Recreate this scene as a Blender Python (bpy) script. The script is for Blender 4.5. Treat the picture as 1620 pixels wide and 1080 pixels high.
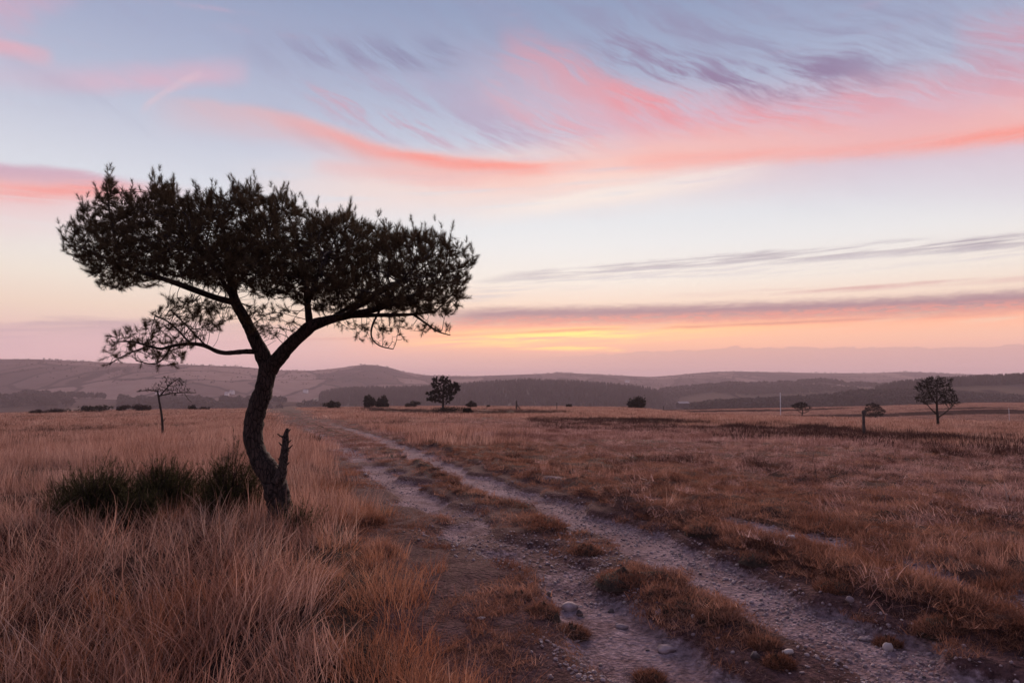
import bpy, math, random
import numpy as np
from mathutils import Vector

random.seed(7)
RNG = np.random.default_rng(11)
scene = bpy.context.scene
COL = scene.collection
for _o in list(bpy.data.objects):
    bpy.data.objects.remove(_o, do_unlink=True)

# ------------------------------------------------------------------ camera
F = 1080.0                      # focal length in photo pixels (1620 x 1080 frame, 24 mm lens)
HOR = 598.0                     # row of the eye-level horizon
PITCH = math.atan((HOR - 540.0) / F)
EYE = 1.6
cam_data = bpy.data.cameras.new('camera')
cam_data.sensor_width = 36.0
cam_data.lens = 24.0
cam_data.clip_start = 0.05
cam_data.clip_end = 60000.0
cam = bpy.data.objects.new('camera', cam_data)
COL.objects.link(cam)
cam.location = (0, 0, EYE)
cam.rotation_euler = (math.radians(90) + PITCH, 0, 0)
scene.camera = cam

SUN_AZ, SUN_EL = 4.0, 18.0       # degrees: afterglow, right of the view axis / raised above it for ground light

# ------------------------------------------------------------------ colour management
scene.view_settings.view_transform = 'Standard'
scene.view_settings.look = 'None'
scene.view_settings.exposure = 0.0
scene.view_settings.gamma = 1.0
scene.view_settings.use_curve_mapping = False
scene.cycles.use_denoising = True
scene.cycles.denoiser = 'OPENIMAGEDENOISE'
scene.cycles.denoising_prefilter = 'ACCURATE'
scene.cycles.debug_use_spatial_splits = True
scene.cycles.use_adaptive_sampling = True
scene.cycles.adaptive_threshold = 0.012
scene.cycles.adaptive_min_samples = 12
scene.cycles.max_bounces = 4
scene.cycles.diffuse_bounces = 2
scene.cycles.transmission_bounces = 2
scene.cycles.volume_bounces = 0
scene.cycles.transparent_max_bounces = 6
scene.cycles.sample_clamp_indirect = 4.0


def lin(r, g, b, k=1.0):
    def f(c):
        c /= 255.0
        return k * (c / 12.92 if c <= 0.04045 else ((c + 0.055) / 1.055) ** 2.4)
    return (f(r), f(g), f(b), 1.0)


def pix_dir(px, py):
    a, b = (px - 810.0) / F, (540.0 - py) / F
    c, s = math.cos(PITCH), math.sin(PITCH)
    return np.array((a, c - b * s, s + b * c))


def azel(px, py):
    d = pix_dir(px, py)
    return math.degrees(math.atan2(d[0], d[1])), math.degrees(math.asin(d[2] / np.linalg.norm(d)))


# ------------------------------------------------------------------ world: dusk sky with cirrus
world = bpy.data.worlds.new('World')
scene.world = world
world.use_nodes = True
world.cycles.sampling_method = 'NONE'      # a soft sky: bounce rays find it well enough
WT = world.node_tree
WT.nodes.clear()


class S:
    """a socket with arithmetic"""
    tree = WT

    def __init__(self, sock):
        self.s = sock

    @staticmethod
    def math(op, *args, clamp=False):
        n = S.tree.nodes.new('ShaderNodeMath')
        n.operation = op
        n.use_clamp = clamp
        for i, a in enumerate(args):
            if isinstance(a, S):
                S.tree.links.new(a.s, n.inputs[i])
            else:
                n.inputs[i].default_value = a
        return S(n.outputs[0])

    def __add__(self, o): return S.math('ADD', self, o)
    def __radd__(self, o): return S.math('ADD', o, self)
    def __sub__(self, o): return S.math('SUBTRACT', self, o)
    def __rsub__(self, o): return S.math('SUBTRACT', o, self)
    def __mul__(self, o): return S.math('MULTIPLY', self, o)
    def __rmul__(self, o): return S.math('MULTIPLY', o, self)
    def __truediv__(self, o): return S.math('DIVIDE', self, o)


def s_step(x, lo, hi):
    n = S.tree.nodes.new('ShaderNodeMapRange')
    n.interpolation_type = 'SMOOTHSTEP'
    S.tree.links.new(x.s, n.inputs['Value'])
    n.inputs['From Min'].default_value = lo
    n.inputs['From Max'].default_value = hi
    return S(n.outputs[0])


def s_vec(x, y, z=0.0):
    n = S.tree.nodes.new('ShaderNodeCombineXYZ')
    for i, a in enumerate((x, y, z)):
        if isinstance(a, S):
            S.tree.links.new(a.s, n.inputs[i])
        else:
            n.inputs[i].default_value = a
    return S(n.outputs[0])


def s_noise(vec, scale=1.0, detail=5.0, rough=0.55, dist=0.0, col=False):
    n = S.tree.nodes.new('ShaderNodeTexNoise')
    S.tree.links.new(vec.s, n.inputs['Vector'])
    n.inputs['Scale'].default_value = scale
    n.inputs['Detail'].default_value = detail
    n.inputs['Roughness'].default_value = rough
    n.inputs['Distortion'].default_value = dist
    return S(n.outputs['Color' if col else 'Fac'])


def s_curve(t, pts):
    """float curve through (t, v) pairs, both 0..1"""
    n = S.tree.nodes.new('ShaderNodeFloatCurve')
    c = n.mapping.curves[0]
    pts = sorted(pts)
    while len(c.points) < len(pts):
        c.points.new(0.5, 0.5)
    for p, (a, b) in zip(c.points, pts):
        p.location = (a, b)
        p.handle_type = 'AUTO_CLAMPED'
    n.mapping.use_clip = False
    n.mapping.update()
    S.tree.links.new(t.s, n.inputs['Value'])
    return S(n.outputs[0])


def s_mix(fac, a, b):
    n = S.tree.nodes.new('ShaderNodeMix')
    n.data_type = 'RGBA'
    n.blend_type = 'MIX'
    if isinstance(fac, S):
        S.tree.links.new(fac.s, n.inputs[0])
    else:
        n.inputs[0].default_value = fac
    for i, v in ((6, a), (7, b)):
        if isinstance(v, S):
            S.tree.links.new(v.s, n.inputs[i])
        else:
            n.inputs[i].default_value = v
    return S(n.outputs[2])


def s_ramp(fac, stops):
    n = S.tree.nodes.new('ShaderNodeValToRGB')
    r = n.color_ramp
    while len(r.elements) < len(stops):
        r.elements.new(0.5)
    for e, (p, c) in zip(r.elements, stops):
        e.position = p
        e.color = c
    S.tree.links.new(fac.s, n.inputs[0])
    return S(n.outputs[0])


_tc = WT.nodes.new('ShaderNodeTexCoord')
_sep = WT.nodes.new('ShaderNodeSeparateXYZ')
WT.links.new(_tc.outputs['Generated'], _sep.inputs[0])
dx, dy, dz = (S(_sep.outputs[i]) for i in range(3))
DEG = 180.0 / math.pi
AZ = S.math('ARCTAN2', dx, dy) * DEG
EL = S.math('ARCSINE', dz) * DEG
TA = S.math('ADD', AZ * (1 / 140.0), 0.5, clamp=True)        # -70..70 degrees -> 0..1


def ta(az): return min(1.0, max(0.0, az / 140.0 + 0.5))


# clear-sky colour by elevation: towards the afterglow, and away from it
front = [(-2, (216, 172, 172)), (0.0, (228, 182, 180)), (1.4, (232, 180, 172)), (2.8, (252, 188, 158, 1.1)), (4.3, (254, 204, 170, 1.05)),
         (6.0, (252, 222, 202)), (8.0, (248, 236, 226)), (11, (238, 236, 236)), (14, (226, 229, 235)),
         (17.5, (206, 210, 225)), (21, (184, 190, 212)), (25, (163, 173, 201)), (29, (146, 159, 191)),
         (45, (142, 148, 182)), (88, (136, 138, 172))]  # zenith kept brighter than natural dusk to lift the ground light
mid = [(-2, (210, 174, 180)), (0.0, (228, 188, 192)), (2.0, (234, 192, 192)), (3.6, (238, 202, 192)), (5.2, (243, 216, 198)), (7.5, (243, 229, 216)), (10.5, (235, 230, 229)),
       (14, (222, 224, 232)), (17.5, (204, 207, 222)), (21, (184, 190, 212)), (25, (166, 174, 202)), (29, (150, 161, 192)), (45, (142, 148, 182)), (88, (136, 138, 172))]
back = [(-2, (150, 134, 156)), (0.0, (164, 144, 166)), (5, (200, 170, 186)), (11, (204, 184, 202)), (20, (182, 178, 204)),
        (30, (160, 164, 196)), (48, (144, 150, 184)), (88, (136, 138, 172))]  # sky behind the camera brightened to add light on the ground


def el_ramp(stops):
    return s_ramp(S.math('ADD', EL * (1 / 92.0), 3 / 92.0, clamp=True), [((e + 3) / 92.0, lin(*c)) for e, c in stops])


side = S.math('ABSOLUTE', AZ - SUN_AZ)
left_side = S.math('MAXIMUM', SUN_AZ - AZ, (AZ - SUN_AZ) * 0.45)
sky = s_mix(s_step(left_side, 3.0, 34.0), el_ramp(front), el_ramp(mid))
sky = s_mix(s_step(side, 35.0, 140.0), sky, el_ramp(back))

# a little of the physical sky for the glow over the sun
nish = WT.nodes.new('ShaderNodeTexSky')
nish.sky_type = 'NISHITA'
nish.sun_disc = False
nish.sun_elevation = math.radians(SUN_EL)
nish.sun_rotation = math.radians(SUN_AZ)
nish.air_density = 1.0
nish.dust_density = 1.0
nish.ozone_density = 2.0

# cloud fields, all in azimuth / elevation
warp = s_noise(s_vec(AZ * 0.09, EL * 0.22, 3.1), 1.0, 2.0, 0.5) - 0.5
warp2 = s_noise(s_vec(AZ * 0.5, EL * 1.3, 9.7), 1.0, 3.0, 0.6) - 0.5
ca, sa = math.cos(math.radians(-24)), math.sin(math.radians(-24))
U1 = AZ * ca + EL * sa
V1 = EL * ca - AZ * sa + warp * 2.6
FIB_UP = s_noise(s_vec(U1 * 0.115, V1 * 0.85, 1.7), 1.0, 6.0, 0.70)       # slanting cirrus fibres
FIB_UP2 = s_noise(s_vec(U1 * 0.06, V1 * 0.30, 5.2), 1.0, 4.0, 0.62)
V2 = EL - AZ * 0.045 + warp * 0.5
FIB_LO = s_noise(s_vec(AZ * 0.12, V2 * 2.6, 2.2), 1.0, 5.0, 0.64)         # level fibres low down
FIB_LO2 = s_noise(s_vec(AZ * 0.06, V2 * 1.1, 7.9), 1.0, 3.0, 0.6)
MOTTLE = s_noise(s_vec(AZ * 1.1, EL * 5.0, 6.6), 1.0, 3.0, 0.65)
EW = {0: (EL + warp2 * 0.22) * 0.02, 1: (EL + warp * 0.7 + warp2 * 0.45) * 0.02, 2: (EL + warp * 2.4 + warp2 * 1.2) * 0.02,
      3: (EL + (MOTTLE - 0.5) * 0.5 + warp2 * 0.25) * 0.02}


def cloud(pts, up, dn, amp, color, fib=None, lo=0.3, hi=0.6, alpha=1.0, wob=1):
    """pts: photo-pixel points along the band; up / dn: soft widths in degrees above / below; amp: (px, strength) pairs"""
    global sky
    c = s_curve(TA, [(ta(a), e / 50.0) for a, e in (azel(*p) for p in pts)])
    ymid = pts[len(pts) // 2][1]
    w = s_curve(TA, [(ta(azel(p, ymid)[0]), v * alpha) for p, v in amp])
    d = EW[wob] - c
    g = s_step(S.math('MAXIMUM', d * (50.0 / up), d * (-50.0 / dn)), 1.8, 0.0)
    a = g * w
    if fib is not None:
        a = a * s_step(fib, lo, hi)
    sky = s_mix(a, sky, lin(*color))


# thin general veil: dim wisps high up and faint pink patches, all round the sky
hi_mask = s_step(EL, 10.0, 22.0)
sky = s_mix(hi_mask * s_step(FIB_UP2, 0.48, 0.85) * 0.5, sky, lin(158, 152, 182))
sky = s_mix(hi_mask * s_step(FIB_LO2, 0.58, 0.85) * s_step(FIB_UP, 0.4, 0.65) * 0.5, sky, lin(206, 172, 194))

# upper right: grey-mauve tops
cloud([(-200, 60), (300, 100), (700, 40), (1000, 70), (1200, 105), (1400, 110), (1620, 90), (1900, 60)], 5.0, 3.0,
      [(300, 0), (760, 0.2), (900, 0.45), (1050, 0.85), (1300, 0.9), (1500, 0.7), (1800, 0.7)], (146, 138, 170), FIB_UP, 0.38, 0.68, 0.75, 2)
# dim grey wisp, upper middle
cloud([(300, 70), (480, 88), (600, 92), (720, 90), (800, 80)], 1.3, 0.8, [(380, 0), (500, 0.7), (640, 1), (740, 0.4), (820, 0)],
      (140, 142, 174), FIB_UP, 0.38, 0.62, 0.9, 1)
# mauve fibres above the long coral streak
cloud([(420, 110), (560, 165), (680, 195), (800, 215), (920, 235), (1020, 250)], 3.4, 1.5,
      [(400, 0), (540, 0.5), (700, 0.95), (860, 0.9), (980, 0.4), (1080, 0)], (178, 164, 192), FIB_UP, 0.42, 0.62, 0.9, 2)
cloud([(480, 140), (560, 170), (660, 205), (760, 225), (900, 245)], 0.9, 1.0,
      [(480, 0), (530, 0.8), (600, 0.8), (720, 0.5), (900, 0)], (208, 166, 184), FIB_UP, 0.40, 0.60, 0.85, 2)
cloud([(760, 130), (830, 175), (900, 205), (980, 228), (1080, 245)], 2.0, 1.1,
      [(740, 0), (820, 0.7), (900, 1), (1000, 0.8), (1120, 0)], (222, 164, 176), FIB_UP, 0.40, 0.62, 0.85, 2)
# broad rosy sheet on the right
cloud([(700, 120), (850, 150), (940, 180), (1040, 200), (1180, 205), (1330, 200), (1480, 190), (1620, 180), (1900, 160)], 2.4, 3.4,
      [(700, 0), (860, 0.45), (960, 0.7), (1100, 0.95), (1300, 1), (1620, 0.95), (1900, 0.7)], (222, 178, 194), FIB_UP2, 0.10, 0.42, 0.9, 1)
cloud([(800, 80), (850, 92), (920, 122), (1000, 160), (1100, 178), (1220, 186), (1340, 172), (1480, 150), (1620, 130), (1800, 100)], 1.6, 1.6,
      [(780, 0), (850, 0.5), (940, 0.65), (1040, 1), (1180, 1), (1330, 0.8), (1450, 0.45), (1620, 0.45), (1900, 0.4)],
      (234, 150, 158), FIB_UP, 0.36, 0.62, 0.95, 2)
cloud([(900, 70), (1030, 100), (1080, 118), (1180, 128), (1320, 120), (1450, 100)], 1.2, 1.0,
      [(940, 0), (1030, 0.8), (1100, 0.9), (1240, 0.9), (1340, 0.6), (1480, 0)], (146, 122, 156), FIB_UP, 0.40, 0.60, 0.95, 2)
cloud([(1500, 60), (1580, 48), (1640, 44), (1800, 30)], 1.3, 2.8, [(1500, 0), (1590, 0.7), (1700, 0.8), (1900, 0.3)],
      (220, 156, 172), FIB_UP, 0.28, 0.64, 0.85, 2)
# peach apron under the streaks
cloud([(250, 300), (480, 300), (650, 290), (800, 285), (950, 275), (1100, 262), (1250, 250)], 2.0, 2.4,
      [(340, 0), (520, 0.5), (700, 0.85), (900, 1), (1050, 0.8), (1200, 0.4), (1400, 0)], (252, 218, 206), FIB_LO2, 0.16, 0.52, 0.9, 1)
cloud([(700, 345), (780, 334), (900, 315), (1000, 300), (1100, 284), (1220, 262)], 0.35, 0.9,
      [(720, 0), (820, 0.4), (960, 0.8), (1080, 0.7), (1240, 0)], (252, 238, 228), FIB_LO2, 0.2, 0.5, 0.8, 1)
# the long coral streak
cloud([(200, 160), (330, 172), (420, 184), (520, 208), (600, 234), (680, 251), (760, 260), (840, 262), (950, 258)], 0.5, 1.5,
      [(220, 0), (320, 0.4), (420, 0.6), (520, 0.75), (640, 0.9), (760, 0.9), (840, 0.7), (930, 0.3), (1040, 0)],
      (243, 172, 166), FIB_UP2, 0.12, 0.55, 0.85, 1)
cloud([(420, 190), (520, 212), (600, 238), (680, 252), (740, 259), (800, 264), (860, 266), (940, 262)], 0.32, 0.5,
      [(420, 0), (520, 0.3), (640, 0.65), (740, 0.95), (810, 0.95), (870, 0.5), (960, 0)], (252, 148, 136), FIB_LO2, 0.15, 0.58, 0.85, 1)
cloud([(500, 262), (560, 268), (640, 275), (740, 283)], 0.4, 0.8, [(490, 0), (560, 0.7), (640, 0.7), (780, 0)],
      (240, 184, 182), FIB_LO2, 0.2, 0.5, 0.7, 1)
# coral lower edge on the right
cloud([(780, 262), (960, 258), (1080, 252), (1200, 245), (1320, 239), (1450, 231), (1540, 220), (1620, 205), (1900, 170)], 2.0, 0.8,
      [(780, 0), (960, 0.45), (1080, 0.8), (1200, 0.8), (1320, 0.75), (1450, 0.8), (1620, 0.9), (1900, 0.6)],
      (248, 182, 174), FIB_LO2, 0.10, 0.42, 0.9, 1)
cloud([(1000, 258), (1150, 250), (1300, 244), (1400, 238), (1500, 227), (1620, 210), (1900, 175)], 0.5, 0.5,
      [(980, 0), (1100, 0.4), (1250, 0.4), (1420, 0.5), (1540, 0.85), (1620, 0.95), (1900, 0.6)], (252, 152, 140), FIB_LO, 0.18, 0.6, 0.85, 1)
# pale pink wash to the right below the edge
cloud([(1100, 295), (1300, 282), (1450, 280), (1620, 275), (1900, 270)], 1.4, 2.0, [(1060, 0), (1300, 0.4), (1600, 0.7), (1900, 0.8)],
      (218, 206, 218), None, alpha=0.7, wob=1)
# left: pink flat-topped cloud and wisps
cloud([(-500, 230), (-200, 250), (0, 282), (70, 286), (130, 290), (180, 298), (230, 304), (300, 305)], 0.5, 2.8,
      [(-900, 0), (-500, 0.5), (-200, 0.9), (0, 0.9), (100, 0.8), (180, 0.6), (260, 0.35), (340, 0)], (242, 190, 190), FIB_LO2, 0.10, 0.45, 0.9, 1)
cloud([(-500, 220), (-200, 240), (0, 266), (90, 274), (180, 288), (240, 296)], 0.35, 0.8,
      [(-800, 0), (-300, 0.7), (0, 0.9), (120, 0.8), (200, 0.4), (280, 0)], (206, 160, 180), FIB_LO2, 0.12, 0.5, 0.85, 1)
cloud([(-300, 280), (0, 300), (60, 303), (120, 300), (170, 300), (230, 305)], 0.5, 0.7,
      [(-500, 0), (-200, 0.6), (0, 0.7), (120, 0.95), (180, 0.7), (260, 0)], (249, 158, 150), FIB_LO, 0.22, 0.58, 0.85, 1)
cloud([(-300, 100), (0, 122), (120, 130), (220, 130), (300, 124), (390, 118)], 1.0, 0.7,
      [(-300, 0.3), (0, 0.3), (120, 0.5), (220, 0.8), (320, 0.75), (400, 0)], (222, 178, 196), FIB_UP2, 0.15, 0.55, 0.85, 1)
cloud([(210, 185), (232, 168), (262, 146), (290, 130), (310, 122)], 0.25, 0.35, [(222, 0), (240, 0.5), (285, 0.6), (318, 0)],
      (228, 196, 206), FIB_UP, 0.2, 0.5, 0.8, 1)
cloud([(-400, 40), (-100, 60), (0, 74), (40, 80), (75, 88)], 0.4, 0.6, [(-500, 0), (-200, 0.6), (0, 0.8), (55, 0.7), (90, 0)],
      (232, 172, 184), FIB_UP2, 0.2, 0.5, 0.85, 1)
cloud([(-500, 0), (-100, 5), (0, 20), (60, 5), (120, -30)], 2.0, 1.4, [(-700, 0), (-300, 0.7), (0, 0.85), (60, 0.6), (180, 0)],
      (216, 170, 190), FIB_UP2, 0.2, 0.55, 0.85, 2)
# long low grey streak on the right
cloud([(700, 462), (780, 442), (900, 430), (1050, 416), (1200, 404), (1320, 398), (1420, 388), (1520, 384), (1620, 374), (1900, 350)], 0.30, 0.60,
      [(720, 0), (800, 0.35), (900, 0.6), (1050, 0.8), (1200, 0.85), (1350, 0.9), (1620, 1), (1900, 0.8)], (166, 152, 166), FIB_LO, 0.34, 0.62, 0.9, 1)
cloud([(700, 476), (850, 452), (1000, 436), (1200, 424), (1400, 412), (1620, 398), (1900, 380)], 0.8, 0.6,
      [(720, 0), (780, 0.6), (950, 0.7), (1200, 0.5), (1620, 0.5), (1900, 0.5)], (206, 196, 204), FIB_LO, 0.42, 0.66, 0.8, 1)
cloud([(1040, 468), (1180, 462), (1270, 459), (1380, 454), (1500, 446), (1620, 440), (1900, 420)], 0.16, 0.24,
      [(1020, 0), (1200, 0.4), (1280, 0.9), (1420, 0.9), (1560, 0.5), (1900, 0.4)], (220, 172, 168), FIB_LO, 0.3, 0.6, 0.85, 0)
# low band over the sunset: mauve top, salmon underside
cloud([(560, 545), (720, 520), (820, 512), (1000, 508), (1200, 503), (1400, 497), (1620, 488), (1900, 478)], 0.55, 1.1,
      [(520, 0), (700, 0.6), (800, 0.9), (1000, 0.85), (1200, 0.85), (1620, 0.85), (1900, 0.7)], (252, 168, 134, 1.25), FIB_LO, 0.24, 0.54, 0.9, 0)
cloud([(600, 505), (720, 500), (800, 496), (900, 495), (1050, 492), (1200, 488), (1320, 484), (1450, 479), (1620, 470), (1900, 455)], 0.5, 0.85,
      [(620, 0), (730, 0.7), (800, 0.95), (1000, 0.95), (1250, 0.95), (1620, 0.95), (1900, 0.8)], (174, 138, 150), FIB_LO2, 0.14, 0.42, 0.98, 3)
cloud([(720, 507), (820, 505), (1000, 502), (1200, 497), (1400, 489), (1620, 480)], 0.3, 0.4,
      [(700, 0), (780, 0.7), (1000, 0.8), (1300, 0.8), (1620, 0.8)], (244, 160, 144), MOTTLE, 0.40, 0.58, 0.9, 3)
# yellow light where the sun went down
cloud([(560, 545), (720, 534), (850, 529), (1000, 524), (1150, 520), (1300, 514)], 0.42, 0.7,
      [(600, 0), (740, 0.55), (830, 0.95), (930, 0.95), (1020, 0.5), (1200, 0.15), (1350, 0)], (255, 212, 122, 1.45), FIB_LO, 0.34, 0.58, 0.95, 0)
cloud([(780, 548), (860, 549), (940, 551), (1000, 552)], 0.12, 0.2, [(790, 0), (840, 0.8), (920, 0.9), (990, 0)],
      (255, 200, 120, 1.5), FIB_LO, 0.3, 0.55, 0.9, 0)
cloud([(720, 530), (800, 527), (900, 522), (1050, 518), (1250, 510), (1450, 502)], 0.10, 0.14,
      [(700, 0.6), (900, 0.8), (1100, 0.8), (1400, 0.5), (1620, 0)], (222, 146, 134), FIB_LO, 0.36, 0.58, 0.8, 0)
# left: mauve bank low down
cloud([(-500, 500), (-100, 510), (0, 520), (60, 512), (110, 507), (180, 511), (280, 512), (420, 518)], 0.3, 1.2,
      [(-900, 0.5), (-300, 0.8), (0, 0.9), (120, 0.9), (240, 0.6), (420, 0.3), (560, 0)], (198, 166, 176), FIB_LO, 0.22, 0.60, 0.85, 3)
cloud([(-500, 540), (0, 540), (200, 542), (400, 542), (600, 547)], 0.9, 1.4, [(-900, 0.7), (0, 0.8), (300, 0.7), (560, 0.3), (720, 0)],
      (226, 186, 192), FIB_LO2, 0.1, 0.5, 0.8, 1)
# low bank of far cumulus on the right
cloud([(860, 566), (930, 562), (1000, 558), (1080, 555), (1130, 553), (1154, 550), (1160, 546), (1167, 549), (1200, 551), (1240, 550), (1262, 549),
       (1290, 550), (1400, 550), (1500, 551), (1570, 550), (1605, 545), (1640, 547), (1900, 545)], 0.06, 3.0,
      [(820, 0), (950, 0.5), (1080, 0.8), (1200, 0.85), (1900, 0.85)], (202, 160, 164), None, alpha=0.55, wob=3)

SKY_GAIN = 1.0
_add = WT.nodes.new('ShaderNodeMix')
_add.data_type = 'RGBA'
_add.blend_type = 'ADD'
_add.inputs[0].default_value = 1.0
_nm = WT.nodes.new('ShaderNodeMix')
_nm.data_type = 'RGBA'
_nm.blend_type = 'MULTIPLY'
_nm.inputs[0].default_value = 1.0
WT.links.new(nish.outputs[0], _nm.inputs[6])
_nm.inputs[7].default_value = (0.0015, 0.0015, 0.0015, 1)
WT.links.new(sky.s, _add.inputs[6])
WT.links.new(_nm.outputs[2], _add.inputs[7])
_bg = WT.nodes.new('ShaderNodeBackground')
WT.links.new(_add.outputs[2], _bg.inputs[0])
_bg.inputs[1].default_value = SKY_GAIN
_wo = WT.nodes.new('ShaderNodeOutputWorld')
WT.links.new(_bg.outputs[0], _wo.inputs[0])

# soft sun lamp, raised and strengthened beyond a real sunset to light the ground
sun_data = bpy.data.lights.new('sun', 'SUN')
sun_data.energy = 5.0
sun_data.angle = math.radians(38)
sun_data.color = (1.0, 0.70, 0.59)
sun = bpy.data.objects.new('sun', sun_data)
COL.objects.link(sun)
_sd = Vector((math.sin(math.radians(SUN_AZ)) * math.cos(math.radians(SUN_EL)),
              math.cos(math.radians(SUN_AZ)) * math.cos(math.radians(SUN_EL)), math.sin(math.radians(SUN_EL))))
sun.rotation_euler = (-_sd).to_track_quat('-Z', 'Y').to_euler()

# ================================================================== helpers
def P(px, py, Y):
    """the point on the ray through a photo pixel at depth Y"""
    d = pix_dir(px, py)
    return np.array((d[0] / d[1] * Y, Y, EYE + d[2] / d[1] * Y))


_PERM = np.random.default_rng(5).random((256, 256))


def vnoise(x, y):
    xi, yi = np.floor(x).astype(int), np.floor(y).astype(int)
    fx, fy = x - xi, y - yi
    fx, fy = fx * fx * (3 - 2 * fx), fy * fy * (3 - 2 * fy)
    a, b = _PERM[xi & 255, yi & 255], _PERM[(xi + 1) & 255, yi & 255]
    c, d = _PERM[xi & 255, (yi + 1) & 255], _PERM[(xi + 1) & 255, (yi + 1) & 255]
    return (a + (b - a) * fx) * (1 - fy) + (c + (d - c) * fx) * fy - 0.5


def fbm(x, y, oct=4, lac=2.03, gain=0.5):
    s, a = 0.0, 1.0
    for i in range(oct):
        s = s + a * vnoise(x + 17.3 * i, y - 9.1 * i)
        x, y, a = x * lac, y * lac, a * gain
    return s


def sstep(x, a, b):
    t = np.clip((x - a) / (b - a), 0, 1)
    return t * t * (3 - 2 * t)


def tag(o, label=None, cat=None, group=None, kind=None):
    if label: o['label'] = label
    if cat: o['category'] = cat
    if group: o['group'] = group
    if kind: o['kind'] = kind
    return o


def make_mesh(name, verts, tris=None, quads=None, smooth=False, attrs=None):
    verts = np.asarray(verts, dtype=np.float32).reshape(-1, 3)
    tris = np.zeros((0, 3), int) if tris is None else np.asarray(tris, int).reshape(-1, 3)
    quads = np.zeros((0, 4), int) if quads is None else np.asarray(quads, int).reshape(-1, 4)
    me = bpy.data.meshes.new(name)
    me.vertices.add(len(verts))
    me.vertices.foreach_set('co', verts.ravel())
    loops = np.concatenate([tris.ravel(), quads.ravel()]).astype(np.int32)
    me.loops.add(len(loops))
    me.loops.foreach_set('vertex_index', loops)
    starts = np.concatenate([np.arange(len(tris)) * 3, len(tris) * 3 + np.arange(len(quads)) * 4]).astype(np.int32)
    me.polygons.add(len(starts))
    me.polygons.foreach_set('loop_start', starts)
    me.polygons.foreach_set('use_smooth', np.full(len(starts), smooth))
    me.update(calc_edges=True)
    for k, v in (attrs or {}).items():
        a = me.attributes.new(k, 'FLOAT', 'POINT')
        a.data.foreach_set('value', np.asarray(v, dtype=np.float32).ravel())
    me.validate()
    return me


def obj(name, me, mat=None, parent=None, loc=None):
    o = bpy.data.objects.new(name, me)
    COL.objects.link(o)
    if mat is not None and me is not None:
        me.materials.clear()
        me.materials.append(mat)
    if parent is not None:
        o.parent = parent
    if loc is not None:
        o.location = loc
    return o


def empty(name, loc=(0, 0, 0)):
    o = bpy.data.objects.new(name, None)
    COL.objects.link(o)
    o.location = loc
    o.empty_display_size = 0.2
    return o


class MB:
    """collects verts, tris and quads"""

    def __init__(self):
        self.v, self.t, self.q, self.n, self.a = [], [], [], 0, []

    def add(self, v, t=None, q=None, a=0.0):
        v = np.asarray(v, float).reshape(-1, 3)
        if t is not None and len(t): self.t.append(np.asarray(t, int).reshape(-1, 3) + self.n)
        if q is not None and len(q): self.q.append(np.asarray(q, int).reshape(-1, 4) + self.n)
        self.v.append(v)
        self.a.append(np.broadcast_to(np.asarray(a, float), (len(v),)))
        self.n += len(v)

    def tube(self, pts, rad, sides=6, cap=True, noise=0.0, seed=0):
        pts, rad = np.asarray(pts, float), np.asarray(rad, float)
        n = len(pts)
        tan = np.gradient(pts, axis=0)
        tan /= np.linalg.norm(tan, axis=1)[:, None] + 1e-9
        ref = np.array((0.0, 1.0, 0.05)) if abs(tan[0][1]) < 0.85 else np.array((1.0, 0, 0.05))
        u = np.zeros((n, 3))
        c = ref - tan[0] * np.dot(ref, tan[0])
        u[0] = c / np.linalg.norm(c)
        for i in range(1, n):
            c = u[i - 1] - tan[i] * np.dot(u[i - 1], tan[i])
            u[i] = c / (np.linalg.norm(c) + 1e-9)
        w = np.cross(tan, u)
        ang = np.linspace(0, 2 * math.pi, sides, endpoint=False)
        R = rad[:, None] * np.ones((1, sides))
        if noise:
            ii, jj = np.meshgrid(np.arange(n), np.arange(sides), indexing='ij')
            R = R * (1 + noise * (2 * fbm(ii * 0.45 + seed, np.cos(ang)[None, :] * 1.6 + jj * 0 + seed * 3.1, 3)
                                  + 1.4 * fbm(ii * 0.25 + seed * 7, np.sin(ang)[None, :] * 2.7 + jj * 0, 3)))
        V = pts[:, None, :] + R[..., None] * (np.cos(ang)[None, :, None] * u[:, None, :] + np.sin(ang)[None, :, None] * w[:, None, :])
        q = []
        idx = np.arange(n * sides).reshape(n, sides)
        q = np.stack([idx[:-1], np.roll(idx[:-1], -1, 1), np.roll(idx[1:], -1, 1), idx[1:]], -1).reshape(-1, 4)
        V = V.reshape(-1, 3)
        t = None
        if cap:
            V = np.vstack([V, pts[-1] + tan[-1] * rad[-1] * 0.6])
            last = idx[-1]
            t = np.stack([last, np.roll(last, -1), np.full(sides, n * sides)], -1)
        self.add(V, t, q)

    def mesh(self, name, smooth=False, attr=None):
        t = np.vstack(self.t) if self.t else None
        q = np.vstack(self.q) if self.q else None
        at = {attr: np.concatenate(self.a)} if attr else None
        return make_mesh(name, np.vstack(self.v), t, q, smooth, at)


# ------------------------------------------------------------------ materials
def new_mat(name):
    m = bpy.data.materials.new(name)
    m.use_nodes = True
    m.node_tree.nodes.clear()
    return m


def nd(m, typ, ins=None, **kw):
    n = m.node_tree.nodes.new(typ)
    for k, v in kw.items():
        setattr(n, k, v)
    for k, v in (ins or {}).items():
        if hasattr(v, 'is_output'):
            m.node_tree.links.new(v, n.inputs[k])
        else:
            n.inputs[k].default_value = v
    return n


def m_ramp(m, fac, stops, interp='LINEAR'):
    n = nd(m, 'ShaderNodeValToRGB', {'Fac': fac})
    r = n.color_ramp
    r.interpolation = interp
    while len(r.elements) < len(stops):
        r.elements.new(0.5)
    for e, (p, c) in zip(r.elements, stops):
        e.position = p
        e.color = (*c[:3], 1)
    return n.outputs[0]


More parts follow.
